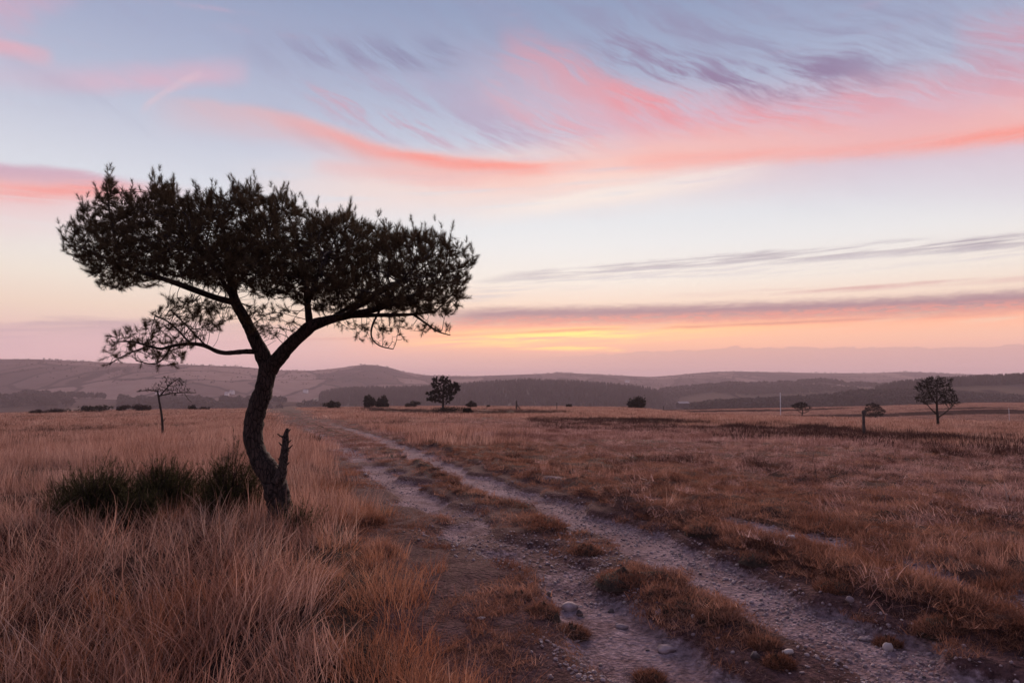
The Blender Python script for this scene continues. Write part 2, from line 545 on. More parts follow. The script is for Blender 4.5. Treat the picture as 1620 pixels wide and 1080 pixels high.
def m_noise(m, vec, scale, detail=3.0, rough=0.55):
    n = nd(m, 'ShaderNodeTexNoise', {'Scale': scale, 'Detail': detail, 'Roughness': rough})
    if vec is not None:
        m.node_tree.links.new(vec, n.inputs['Vector'])
    return n.outputs['Fac']


def m_mix(m, fac, a, b, blend='MIX'):
    n = m.node_tree.nodes.new('ShaderNodeMix')
    n.data_type = 'RGBA'
    n.blend_type = blend
    for i, v in ((0, fac), (6, a), (7, b)):
        if hasattr(v, 'is_output'):
            m.node_tree.links.new(v, n.inputs[i])
        else:
            n.inputs[i].default_value = v if i == 0 else (*v[:3], 1)
    return n.outputs[2]


def m_math(m, op, a, b=0.0, clamp=False):
    n = nd(m, 'ShaderNodeMath', {0: a, 1: b}, operation=op)
    n.use_clamp = clamp
    return n.outputs[0]


def m_out(m, shader):
    o = m.node_tree.nodes.new('ShaderNodeOutputMaterial')
    m.node_tree.links.new(shader, o.inputs['Surface'])
    return m


def pos(m): return nd(m, 'ShaderNodeNewGeometry').outputs['Position']


def grass_mat(name, cols, patch, patch_scale=0.35, trans=0.3, tipdark=0.0):
    """blades: tint by blade, by clump and by patch of ground"""
    m = new_mat(name)
    at = nd(m, 'ShaderNodeAttribute', attribute_name='tint')
    rnd = nd(m, 'ShaderNodeObjectInfo').outputs['Random']
    v = m_math(m, 'ADD', m_math(m, 'MULTIPLY', at.outputs['Fac'], 0.65), m_math(m, 'MULTIPLY', rnd, 0.35))
    c = m_ramp(m, v, cols)
    f = m_noise(m, pos(m), patch_scale, 3.0, 0.6)
    f = m_ramp(m, f, [(0.40, (0, 0, 0)), (0.62, (1, 1, 1))])
    c = m_mix(m, f, c, m_mix(m, 1.0, c, patch, 'MULTIPLY'))
    d = nd(m, 'ShaderNodeBsdfDiffuse', {'Color': c, 'Roughness': 0.5})
    t = nd(m, 'ShaderNodeBsdfTranslucent', {'Color': c})
    s = nd(m, 'ShaderNodeMixShader', {0: trans, 1: d.outputs[0], 2: t.outputs[0]})
    return m_out(m, s.outputs[0])


def plain_mat(name, c1, c2, scale=6.0, rough=0.85, bump=0.0, bscale=30.0, detail=4.0, spec=0.2, coord='pos'):
    m = new_mat(name)
    p = pos(m) if coord == 'pos' else nd(m, 'ShaderNodeTexCoord').outputs['Object']
    f = m_noise(m, p, scale, detail, 0.6)
    c = m_ramp(m, f, [(0.3, c1), (0.7, c2)])
    b = nd(m, 'ShaderNodeBsdfPrincipled', {'Base Color': c, 'Roughness': rough, 'Specular IOR Level': spec})
    if bump:
        h = m_noise(m, p, bscale, 5.0, 0.65)
        bn = nd(m, 'ShaderNodeBump', {'Height': h, 'Strength': bump, 'Distance': 0.02})
        m.node_tree.links.new(bn.outputs[0], b.inputs['Normal'])
    return m_out(m, b.outputs[0])


# ================================================================== the ground
_T = np.array([(0.3, 5.3), (1.5, 1.07), (3.0, 0.534), (3.6, 0.446), (5, 0.304), (7, 0.222), (10, 0.165), (15, 0.1225), (20, 0.102), (30, 0.0845), (43, 0.0738),
               (60, 0.0640), (90, 0.0535), (150, 0.0448), (220, 0.0412), (262, 0.0400), (300, 0.0480), (420, 0.098), (640, 0.118)])
_dd = np.exp(np.linspace(math.log(0.3), math.log(640), 900))
_zz = np.interp(np.log(_dd), np.log(_T[:, 0]), EYE - _T[:, 1] * _T[:, 0])
_k = np.hanning(61); _k /= _k.sum()
_zz = np.convolve(np.pad(_zz, 30, mode='edge'), _k, 'valid')


def z_base(x, y):
    x, y = np.asarray(x, float), np.asarray(y, float)
    d = np.sqrt(x ** 2 + y ** 2)
    z = np.interp(np.log(np.maximum(d, 0.3)), np.log(_dd), _zz)
    dip = sstep(np.arctan2(x, np.maximum(y, 1e-3)), math.radians(9), math.radians(22))      # the ground falls away sooner on the right
    return z - dip * 5.6 * (np.clip(d - 90, 0, 200) / 110) ** 1.4


def on_base(px, py):
    """where the ray through a photo pixel meets the smooth ground"""
    d = pix_dir(px, py)
    d = d / np.linalg.norm(d)
    t = np.exp(np.linspace(math.log(0.8), math.log(330), 6000))
    h = EYE + t * d[2] - z_base(t * d[0], t * d[1])
    i = np.argmax(h < 0)
    if i == 0:
        i = 5400
    return np.array((t[i] * d[0], t[i] * d[1]))


def world_line(pts):
    w = np.array([on_base(*p) for p in pts])
    w = w[np.argsort(w[:, 1])]
    keep = np.concatenate([[True], np.diff(w[:, 1]) > 1e-3])
    w = w[keep]
    s0 = (w[1, 0] - w[0, 0]) / (w[1, 1] - w[0, 1])
    s1 = (w[-1, 0] - w[-3, 0]) / (w[-1, 1] - w[-3, 1])
    w = np.vstack([(w[0, 0] - s0 * (w[0, 1] + 6), -6.0), w, (w[-1, 0] + s1 * 200, w[-1, 1] + 200)])
    return lambda y: np.interp(y, w[:, 0 + 1], w[:, 0])


RUT_R = world_line([(500, 664), (560, 680), (604, 696), (646, 715), (677, 729), (739, 754), (825, 785), (894, 811), (956, 834), (1036, 871),
                    (1107, 905), (1178, 942), (1263, 985), (1360, 1030), (1470, 1085)])
RUT_L = world_line([(470, 668), (506, 687), (542, 708), (573, 728), (610, 750), (648, 770), (682, 790), (713, 808), (770, 842), (823, 874), (862, 905),
                    (905, 940), (950, 973), (1005, 1020), (1064, 1066)])
MID = world_line([(480, 664), (519, 679), (558, 692), (604, 713), (667, 738), (698, 752), (739, 772), (791, 796), (830, 813), (928, 862), (979, 892), (1016, 913),
                  (1047, 930), (1087, 950), (1127, 967), (1215, 1019), (1250, 1055)])
BANK = world_line([(530, 664), (576, 674), (625, 688), (661, 700), (687, 711), (726, 724), (765, 738), (830, 756), (884, 774), (979, 803), (1021, 817), (1078, 839),
                   (1135, 861), (1192, 884), (1291, 922), (1360, 942), (1430, 969), (1527, 1002), (1597, 1026)])
RUT_F = world_line([(1000, 790), (1100, 812), (1188, 835), (1250, 847), (1330, 872), (1410, 897), (1458, 913), (1513, 933), (1583, 950), (1700, 985)])
EDGE = world_line([(440, 672), (470, 690), (506, 712), (545, 757), (590, 800), (606, 848), (618, 900), (630, 948), (645, 1013), (655, 1070)])


def bump(d, w):
    return np.exp(-(d / w) ** 2)


def zones(x, y):
    """weights of the surfaces at ground points"""
    x, y = np.asarray(x, float), np.asarray(y, float)
    wob = 0.20 * fbm(x * 1.3, y * 1.3, 3) * 2
    far = sstep(y, 75, 12) * 0.7 + 0.3 * sstep(y, 130, 60)
    dR, dL, dM, dB, dF, dE = (x - f(y) + wob for f in (RUT_R, RUT_L, MID, BANK, RUT_F, EDGE))
    gap = np.clip((BANK(y) - RUT_R(y)) * 0.80, 0.22, 0.62)
    lft = np.clip((RUT_R(y) - MID(y)) * 0.58, 0.18, 0.5)
    rr = np.where(dR > 0, sstep(dR, gap, gap * 0.75), sstep(-dR, lft, lft * 0.6))
    patch = 0.45 + 0.55 * sstep(fbm(x * 0.9 + 4, y * 0.9, 3), -0.42, -0.1)
    rl = sstep(np.abs(dL), 0.44, 0.22) * patch
    rf = sstep(np.abs(dF), 0.42, 0.2) * sstep(y, 16, 9) * sstep(fbm(x * 1.1, y * 1.1 + 8, 3), -0.2, 0.2) * 0.8
    turf_m = bump(dM, 0.2) * sstep(fbm(x * 1.5 + 31, y * 1.5, 3), -0.24, 0.08)
    turf_m = turf_m * sstep(y, 3.6, 4.6)
    grav = np.clip(np.maximum(np.maximum(rr, rl), rf) * far, 0, 1)
    grav = grav * (1 - np.clip(turf_m * 1.4, 0, 1))
    bank = sstep(dB, -0.1, 0.16)
    tall = sstep(-dE, -0.05, 0.3)
    verge = (1 - bank) * (1 - tall)          # the track as a whole
    return dict(grav=grav, turf=turf_m, bank=bank, tall=tall, verge=verge, dR=dR, dL=dL, dB=dB, dM=dM, dE=dE, rut=np.maximum(rr, rl) * far, rf=rf)


def zg(x, y):
    x, y = np.asarray(x, float), np.asarray(y, float)
    d = np.sqrt(x * x + y * y)
    Z = zones(x, y)
    z = z_base(x, y)
    near = 1 / (1 + (d / 14) ** 2)
    z = z - 0.10 * Z['rut'] - 0.06 * Z['rf']
    z = z + Z['turf'] * (0.03 + 0.11 * np.maximum(0, fbm(x * 2.2, y * 2.2, 3) + 0.2))
    z = z + Z['bank'] * (0.06 + 0.06 * bump(Z['dB'] - 0.2, 0.3)) * sstep(d, 70, 30)
    z = z + Z['tall'] * 0.03
    z = z + 0.10 * fbm(x * 0.45, y * 0.45, 4) * (1 - Z['verge'] * 0.75) * sstep(d, 1, 4)
    z = z + (0.5 * fbm(x * 0.03 + 3, y * 0.03, 3)) * sstep(d, 40, 110) * 0.7
    z = z + 0.07 * fbm(x * 3.1, y * 3.1, 3) * near * (1 - Z['grav'] * 0.85) * (0.5 + Z['bank'])
    z = z + 0.06 * fbm(x * 1.5 + 7, y * 1.5, 3) * sstep(d, 60, 12) * Z['bank']
    z = z + 0.018 * fbm(x * 9.0, y * 9.0, 3) * near
    return z


def G(px, py):
    """ground point under a photo pixel"""
    d = pix_dir(px, py)
    d = d / np.linalg.norm(d)
    t = np.exp(np.linspace(math.log(1.5), math.log(300), 4000))
    X, Y = t * d[0], t * d[1]
    h = EYE + t * d[2] - zg(X, Y)
    i = int(np.argmax(h < 0)) if (h < 0).any() else 3700
    return np.array((X[i], Y[i], float(zg(X[i], Y[i]))))


def to_pix(x, y, z):
    c, s = math.cos(PITCH), math.sin(PITCH)
    f = y * c + (z - EYE) * s
    u = -y * s + (z - EYE) * c
    return 810 + F * x / f, 540 - F * u / f


# one sheet of ground, finer towards the camera
ang = np.radians(np.concatenate([np.arange(-180, -48, 4.0), np.arange(-48, 48, 0.22), np.arange(48, 180, 4.0)]))
rad = np.exp(np.linspace(math.log(0.45), math.log(640), 600))
A, R = np.meshgrid(ang, rad, indexing='xy')
gx, gy = R * np.sin(A), R * np.cos(A)
gz = zg(gx, gy)
Zn = zones(gx, gy)
nr, na = gx.shape
idx = np.arange(nr * na).reshape(nr, na)
quads = np.stack([idx[:-1], np.roll(idx[:-1], -1, 1), np.roll(idx[1:], -1, 1), idx[1:]], -1).reshape(-1, 4)
cv = np.array([[0, 0, float(zg(0.0, 0.01))]])
gverts = np.vstack([np.stack([gx, gy, gz], -1).reshape(-1, 3), cv])
gtris = np.stack([np.roll(idx[0], -1), idx[0], np.full(na, nr * na)], -1)
att = {k: np.append(Zn[k].ravel(), 0) for k in ('grav', 'tall', 'verge', 'turf', 'bank')}

mg = new_mat('heath_ground')
a_ = {k: nd(mg, 'ShaderNodeAttribute', attribute_name=k).outputs['Fac'] for k in att}
pp = pos(mg)
n1 = m_noise(mg, pp, 2.2, 5.0, 0.65)
n2 = m_noise(mg, pp, 22.0, 5.0, 0.7)
n3 = m_noise(mg, pp, 0.07, 4.0, 0.6)
soil = m_ramp(mg, n2, [(0.3, (0.026, 0.013, 0.013)), (0.7, (0.125, 0.066, 0.066))])
fieldc = m_ramp(mg, n1, [(0.3, (0.045, 0.024, 0.020)), (0.7, (0.12, 0.066, 0.052))])
fieldc = m_mix(mg, m_ramp(mg, n3, [(0.38, (0, 0, 0)), (0.62, (1, 1, 1))]), fieldc, m_mix(mg, 1.0, fieldc, (0.62, 0.55, 0.58), 'MULTIPLY'))
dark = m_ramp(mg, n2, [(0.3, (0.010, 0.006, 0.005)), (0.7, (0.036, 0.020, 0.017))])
gravc = m_ramp(mg, n2, [(0.25, (0.06, 0.041, 0.045)), (0.55, (0.235, 0.165, 0.180)), (0.8, (0.45, 0.335, 0.36))])
gravc = m_mix(mg, m_ramp(mg, n1, [(0.42, (0, 0, 0)), (0.66, (1, 1, 1))]), gravc, m_mix(mg, 1.0, gravc, (0.55, 0.46, 0.45), 'MULTIPLY'))
c = m_mix(mg, a_['verge'], fieldc, soil)
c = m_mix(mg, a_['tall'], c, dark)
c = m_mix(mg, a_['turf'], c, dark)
gf = m_math(mg, 'ADD', a_['grav'], m_math(mg, 'MULTIPLY', m_math(mg, 'SUBTRACT', n2, 0.5), 0.9), True)
gf = m_ramp(mg, gf, [(0.42, (0, 0, 0)), (0.72, (1, 1, 1))])
c = m_mix(mg, gf, c, gravc)
vor = nd(mg, 'ShaderNodeTexVoronoi', {'Vector': pp, 'Scale': 38.0}).outputs['Distance']
hgt = m_math(mg, 'ADD', m_math(mg, 'MULTIPLY', n2, 0.6), m_math(mg, 'MULTIPLY', vor, -0.5))
bn = nd(mg, 'ShaderNodeBump', {'Height': hgt, 'Strength': 0.8, 'Distance': 0.03})
bs = nd(mg, 'ShaderNodeBsdfPrincipled', {'Base Color': c, 'Roughness': 1.0, 'Specular IOR Level': 0.04, 'Normal': bn.outputs[0]})
m_out(mg, bs.outputs[0])
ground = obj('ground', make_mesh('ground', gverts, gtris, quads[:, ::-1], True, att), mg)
tag(ground, 'heath of dry grass crossed by a rutted gravel track', None, None, 'structure')

# ================================================================== the land beyond
VALLEY = -74.0


def land_mat(name, c1, c2, line, cell=0.006, line_w=0.05, patches=None):
    m = new_mat(name)
    p = pos(m)
    mp = nd(m, 'ShaderNodeMapping', {'Vector': p, 'Scale': (1.0, 0.45, 0.0)})
    w = nd(m, 'ShaderNodeTexNoise', {'Vector': mp.outputs[0], 'Scale': 0.004, 'Detail': 3.0})
    wv = nd(m, 'ShaderNodeVectorMath', {0: w.outputs['Color'], 1: (220, 220, 0)}, operation='MULTIPLY')
    pv = nd(m, 'ShaderNodeVectorMath', {0: mp.outputs[0], 1: wv.outputs[0]}, operation='ADD')
    ve = nd(m, 'ShaderNodeTexVoronoi', {'Vector': pv.outputs[0], 'Scale': cell}, feature='DISTANCE_TO_EDGE')
    vc = nd(m, 'ShaderNodeTexVoronoi', {'Vector': pv.outputs[0], 'Scale': cell})
    c = m_ramp(m, vc.outputs['Color'], [(0.2, c1), (0.8, c2)])
    nz = m_noise(m, p, 0.02, 5.0, 0.65)
    c = m_mix(m, m_ramp(m, nz, [(0.45, (0, 0, 0)), (0.7, (1, 1, 1))]), c, m_mix(m, 1.0, c, (0.72, 0.66, 0.66), 'MULTIPLY'))
    lw = m_math(m, 'ADD', ve.outputs['Distance'], m_math(m, 'MULTIPLY', m_math(m, 'SUBTRACT', nz, 0.5), 0.12))
    c = m_mix(m, m_ramp(m, lw, [(line_w * 0.4, (1, 1, 1)), (line_w, (0, 0, 0))]), c, line)
    if patches:
        n = m_noise(m, mp.outputs[0], 0.003, 3.0, 0.55)
        c = m_mix(m, m_ramp(m, n, [(0.55, (0, 0, 0)), (0.6, (1, 1, 1))]), c, patches)
    b = nd(m, 'ShaderNodeBsdfDiffuse', {'Color': c})
    return m_out(m, b.outputs[0])


M_FIELD = land_mat('far_fields', (0.075, 0.048, 0.046), (0.22, 0.145, 0.125), (0.025, 0.017, 0.017), 0.0075, 0.06, (0.05, 0.034, 0.034))
M_WOODFLOOR = plain_mat('wood_floor', (0.024, 0.013, 0.014), (0.05, 0.028, 0.026), 0.02)
M_PASTURE = land_mat('valley_pasture', (0.07, 0.048, 0.038), (0.17, 0.122, 0.085), (0.025, 0.017, 0.017), 0.008, 0.05, (0.08, 0.055, 0.05))
M_RISE = plain_mat('heath_rise', (0.024, 0.012, 0.011), (0.095, 0.050, 0.038), 0.05, 1.0, 0, 30, 6.0, 0.0)

r_ = np.concatenate([[0.0], np.exp(np.linspace(math.log(420), math.log(9000), 60))])
a2 = np.radians(np.arange(-180, 180, 3.0))
A2, R2 = np.meshgrid(a2, r_, indexing='xy')
vx, vy = R2 * np.sin(A2), R2 * np.cos(A2)
vz = VALLEY + 8 * fbm(vx * 0.002, vy * 0.002, 3)
i2 = np.arange(vx.size).reshape(vx.shape)
q2 = np.stack([i2[:-1], i2[1:], np.roll(i2[1:], -1, 1), np.roll(i2[:-1], -1, 1)], -1).reshape(-1, 4)
tag(obj('valley_floor', make_mesh('valley_floor', np.stack([vx, vy, vz], -1).reshape(-1, 3), None, q2[:, ::-1], True), M_PASTURE),
    'low farmland beyond the heath', None, None, 'structure')


def hill(name, crest, D, foot, mat, label, rough=1.0, back=1.25, shape=0.85, zf=VALLEY, nt=44, step=4.0):
    """a hill with the given crest line; D and foot may vary across: list of (px, distance)"""
    crest = sorted(crest)
    px = np.arange(crest[0][0], crest[-1][0] + 1, step)
    pyc = np.interp(px, [c[0] for c in crest], [c[1] for c in crest])
    k = np.hanning(9); k /= k.sum()
    pyc = np.convolve(np.pad(pyc, 4, mode='edge'), k, 'valid')
    Dv = np.interp(px, [d[0] for d in D], [d[1] for d in D]) if isinstance(D, list) else np.full(len(px), float(D))
    Fv = Dv * foot
    tx = (px - 810) / F / math.cos(PITCH)
    cr = np.array([P(a, b, d) for a, b, d in zip(px, pyc, Dv)])
    H = cr[:, 2]
    t = np.concatenate([np.linspace(0, 1, nt), np.linspace(1.06, back, 8)])
    Y = Fv[None, :] + (Dv - Fv)[None, :] * t[:, None]
    X = (cr[:, 0] / Dv)[None, :] * Y
    up = np.clip(t, 0, 1) ** 1.0
    s = np.where(t <= 1, np.sin(up * math.pi / 2) ** (1 / shape), 1 - (t - 1) * 0.9)
    z = zf + (H[None, :] - zf) * s[:, None]
    amp = (np.sin(np.clip(t, 0, 1) * math.pi) ** 0.8)[:, None]
    z = z + amp * rough * 14 * fbm(X * 0.0045, Y * 0.0022, 4) + rough * 1.2 * fbm(X * 0.02, Y * 0.02, 3) * amp
    ii = np.arange(X.size).reshape(X.shape)
    q = np.stack([ii[:-1, :-1], ii[:-1, 1:], ii[1:, 1:], ii[1:, :-1]], -1).reshape(-1, 4)
    o = obj(name, make_mesh(name, np.stack([X, Y, z], -1).reshape(-1, 3), None, q, True), mat)
    tag(o, label, None, None, 'structure')
    return X, Y, z, px, t


FAR = hill('far_hills', [(-500, 572), (-200, 566), (0, 568), (60, 568), (100, 570), (220, 575), (300, 577), (380, 580), (440, 586), (490, 587), (520, 584), (550, 580),
                         (570, 577), (590, 577), (610, 580), (630, 586), (650, 591), (680, 594), (740, 595), (800, 593), (860, 591), (890, 589), (920, 591), (960, 593), (1030, 596),
                         (1060, 594), (1090, 591), (1130, 588), (1200, 588), (1300, 590), (1380, 590), (1430, 588), (1480, 590), (1540, 592), (1620, 594), (2100, 588)],
           [(-500, 2100), (300, 2400), (480, 2800), (700, 3300), (1100, 3500), (2100, 3500)], 0.62, M_FIELD, 'long hazy hills with hedged fields on the skyline', 1.0)
WH = hill('wooded_hill', [(380, 655), (470, 640), (500, 630), (520, 622), (560, 618), (640, 617), (700, 614), (760, 609), (830, 605), (900, 607), (960, 611), (1000, 614),
                          (1030, 618), (1048, 626), (1075, 640), (1120, 660)], 1450, 0.6, M_WOODFLOOR, 'dark wooded hill behind the lone tree on the horizon', 0.5)
PH = hill('parkland_hill', [(820, 668), (930, 650), (1010, 632), (1045, 622), (1100, 616), (1150, 611), (1200, 612), (1260, 609), (1300, 606), (1340, 611), (1400, 614), (1450, 615),
                            (1560, 615), (1900, 612)], 1750, 0.62, M_PASTURE, 'hill of pale fields and hedgerow trees right of centre', 0.5)
CH = hill('plantation_hill', [(1340, 650), (1380, 622), (1420, 612), (1460, 609), (1500, 606), (1540, 604), (1580, 602), (1620, 600), (1900, 594)], 1100, 0.62, M_PASTURE,
          'hill with a conifer plantation along its top at far right', 0.3)
DW = hill('valley_wood_slope', [(1040, 655), (1100, 646), (1150, 641), (1230, 638), (1310, 634), (1350, 627), (1420, 625), (1460, 627), (1520, 631), (1600, 635), (1900, 638)],
          900, 0.6, M_WOODFLOOR, 'low dark wooded slope behind the right-hand heath', 0.15, zf=-60)
LV = hill('left_valley_slope', [(-400, 622), (0, 624), (60, 627), (130, 630), (220, 633), (330, 636), (400, 634), (480, 636), (540, 644), (640, 660)], 1250, 0.6, M_PASTURE,
          'low farmland slope at the foot of the left-hand hills', 0.4)
RS = hill('heath_rise', [(960, 662), (1050, 650), (1150, 647), (1250, 645), (1400, 642), (1480, 639), (1540, 637), (1620, 637), (1900, 634)], 430, 0.62, M_RISE,
          'far strip of tan heath rising beyond the dip', 0.05, zf=-24, nt=60, step=3.0)

# ================================================================== scatter with instances
def add_variants(name, meshes, mat):
    c = bpy.data.collections.new(name)
    for i, me in enumerate(meshes):
        me.materials.clear()
        me.materials.append(mat)
        c.objects.link(bpy.data.objects.new('%s_%02d' % (name, i), me))
    return c


def scatter_tree(coll):
    ng = bpy.data.node_groups.new('scatter_' + coll.name, 'GeometryNodeTree')
    ng.interface.new_socket('Geometry', in_out='INPUT', socket_type='NodeSocketGeometry')
    ng.interface.new_socket('Geometry', in_out='OUTPUT', socket_type='NodeSocketGeometry')
    N, L = ng.nodes, ng.links
    gi, go = N.new('NodeGroupInput'), N.new('NodeGroupOutput')
    ci = N.new('GeometryNodeCollectionInfo')
    ci.inputs['Collection'].default_value = coll
    ci.inputs['Separate Children'].default_value = True
    ci.inputs['Reset Children'].default_value = True
    iop = N.new('GeometryNodeInstanceOnPoints')
    iop.inputs['Pick Instance'].default_value = True

    def named(n, t):
        a = N.new('GeometryNodeInputNamedAttribute')
        a.data_type = t
        a.inputs['Name'].default_value = n
        return a.outputs['Attribute']
    e2r = N.new('FunctionNodeEulerToRotation')
    L.new(named('rot', 'FLOAT_VECTOR'), e2r.inputs[0])
    L.new(gi.outputs[0], iop.inputs['Points'])
    L.new(ci.outputs[0], iop.inputs['Instance'])
    L.new(e2r.outputs[0], iop.inputs['Rotation'])
    L.new(named('scl', 'FLOAT_VECTOR'), iop.inputs['Scale'])
    L.new(named('idx', 'INT'), iop.inputs['Instance Index'])
    L.new(iop.outputs[0], go.inputs[0])
    return ng


def scatter(name, coll, pts, rot, scl, label, cat, kind='stuff', parent=None):
    n = len(pts)
    me = bpy.data.meshes.new(name)
    me.vertices.add(n)
    me.vertices.foreach_set('co', np.asarray(pts, np.float32).ravel())
    a = me.attributes.new('rot', 'FLOAT_VECTOR', 'POINT'); a.data.foreach_set('vector', np.asarray(rot, np.float32).ravel())
    scl = np.asarray(scl, np.float32)
    if scl.ndim == 1:
        scl = np.repeat(scl[:, None], 3, 1)
    a = me.attributes.new('scl', 'FLOAT_VECTOR', 'POINT'); a.data.foreach_set('vector', scl.ravel())
    a = me.attributes.new('idx', 'INT', 'POINT'); a.data.foreach_set('value', RNG.integers(0, len(coll.objects), n).astype(np.int32))
    me.update()
    o = obj(name, me, None, parent)
    md = o.modifiers.new('scatter', 'NODES')
    md.node_group = scatter_tree(coll)
    tag(o, label, cat, None, kind)
    return o


# ------------------------------------------------------------------ far woods
def blob_tree(kind, seed):
    """a small far-off tree of many ragged faces"""
    r = np.random.default_rng(seed)
    mb = MB()
    if kind == 'conifer':
        h = 1.0
        for k in range(7):
            z0, z1 = 0.08 + k * 0.13, 0.26 + k * 0.13
            w = 0.26 * (1 - k / 7.6) * r.uniform(0.8, 1.15)
            n = 7
            a = np.linspace(0, 2 * math.pi, n, endpoint=False) + r.uniform(0, 1)
            ring = np.stack([np.cos(a) * w * r.uniform(0.7, 1.2, n), np.sin(a) * w * r.uniform(0.7, 1.2, n), np.full(n, z0) + r.uniform(-.04, .04, n)], -1)
            mb.add(np.vstack([ring, [[0, 0, min(1.0, z1)]]]), [[i, (i + 1) % n, n] for i in range(n)])
        mb.tube([(0, 0, 0), (0, 0, 0.4)], [0.02, 0.015], 4)
    else:
        for k in range(60):
            a, zz = r.uniform(0, 2 * math.pi), r.uniform(-0.7, 1)
            rr = math.sqrt(max(0, 1 - zz * zz)) * 0.36 * r.uniform(0.75, 1.1)
            c = np.array((math.cos(a) * rr, math.sin(a) * rr, 0.62 + zz * 0.34 * r.uniform(0.8, 1.1)))
            mb.add(c + r.normal(0, 0.10, (4, 3)), [[0, 1, 2], [0, 2, 3], [0, 3, 1]])
        mb.tube([(0, 0, 0), (0, 0, 0.45)], [0.03, 0.02], 4)
    return mb.mesh('far_tree')


M_FARTREE = plain_mat('far_tree_leaf', (0.024, 0.014, 0.015), (0.052, 0.028, 0.027), 0.05)
CV = add_variants('far_conifer', [blob_tree('conifer', i) for i in range(5)], M_FARTREE)
BV = add_variants('far_broadleaf', [blob_tree('broad', 20 + i) for i in range(6)], M_FARTREE)


def wood(name, H, n, t0, t1, pxr, size, coll, label, keep=None, dens=None):
    X, Y, z, px, t = H
    ti = RNG.uniform(t0, t1, n)
    pi = RNG.uniform(pxr[0], pxr[1], n)
    if keep is not None:
        k = keep(pi, ti)
        ti, pi = ti[k], pi[k]
    fi = np.interp(ti, t, np.arange(len(t)))
    fj = (pi - px[0]) / (px[1] - px[0])
    fj = np.clip(fj, 0, len(px) - 1.001)
    i0, j0 = np.minimum(fi.astype(int), len(t) - 2), fj.astype(int)
    u, v = fi - i0, fj - j0

    def s(M): return (M[i0, j0] * (1 - u) + M[i0 + 1, j0] * u) * (1 - v) + (M[i0, j0 + 1] * (1 - u) + M[i0 + 1, j0 + 1] * u) * v
    pts = np.stack([s(X), s(Y), s(z) - 0.4], -1)
    m = len(pts)
    sc = RNG.uniform(size[0], size[1], m)
    scatter(name, coll, pts, np.stack([np.zeros(m), np.zeros(m), RNG.uniform(0, 6.3, m)], -1),
            np.stack([sc * RNG.uniform(0.8, 1.3, m), sc * RNG.uniform(0.8, 1.3, m), sc], -1), label, 'woodland')


wood('hill_conifers', WH, 7600, 0.25, 1.03, (505, 1085), (7, 12), CV, 'dense dark conifer wood covering the hill in the middle distance',
     lambda p, t: (t > 0.45) | (p > 560))
wood('parkland_trees', PH, 3000, 0.55, 1.03, (1000, 1640), (7, 15), BV, 'hedgerow trees and copses on the pale field hill',
     lambda p, t: (t > 0.90) | ((fbm(p * 0.018, t * 7, 3) > 0.10)) | (p < 1075))
wood('plantation', CH, 3200, 0.60, 1.03, (1385, 1700), (8, 13), CV, 'conifer plantation along the skyline at far right',
     lambda p, t: (t > 0.74) | (fbm(p * 0.02, t * 5, 3) > 0.28))
wood('valley_wood', DW, 4500, 0.45, 1.03, (1085, 1680), (6, 10), BV, 'low dark wood at the edge of the right-hand heath')
wood('left_valley_copses', LV, 1500, 0.55, 1.02, (-60, 560), (7, 13), BV, 'scattered copses in the valley below the left-hand hills',
     lambda p, t: fbm(p * 0.014 + 5, t * 6, 3) > 0.04)
wood('skyline_trees', FAR, 500, 0.975, 1.01, (-40, 1660), (2.5, 6), BV, 'tiny trees strung along the far skyline',
     lambda p, t: fbm(p * 0.02 + 9, t * 0, 3) > -0.1)
wood('hill_hedgerows', FAR, 9000, 0.35, 0.95, (-40, 1660), (2.5, 5), BV, 'hedgerows dividing the fields of the far hills',
     lambda p, t: (np.abs((t * 9 + 1.3 * fbm(p * 0.012, t * 3, 3)) % 1 - 0.5) < 0.05) | (np.abs((p * 0.022 + t * 4 + 1.2 * fbm(p * 0.02, t * 6, 2)) % 1 - 0.5) < 0.03)
     | (fbm(p * 0.012 + 40, t * 5, 3) > 0.46))


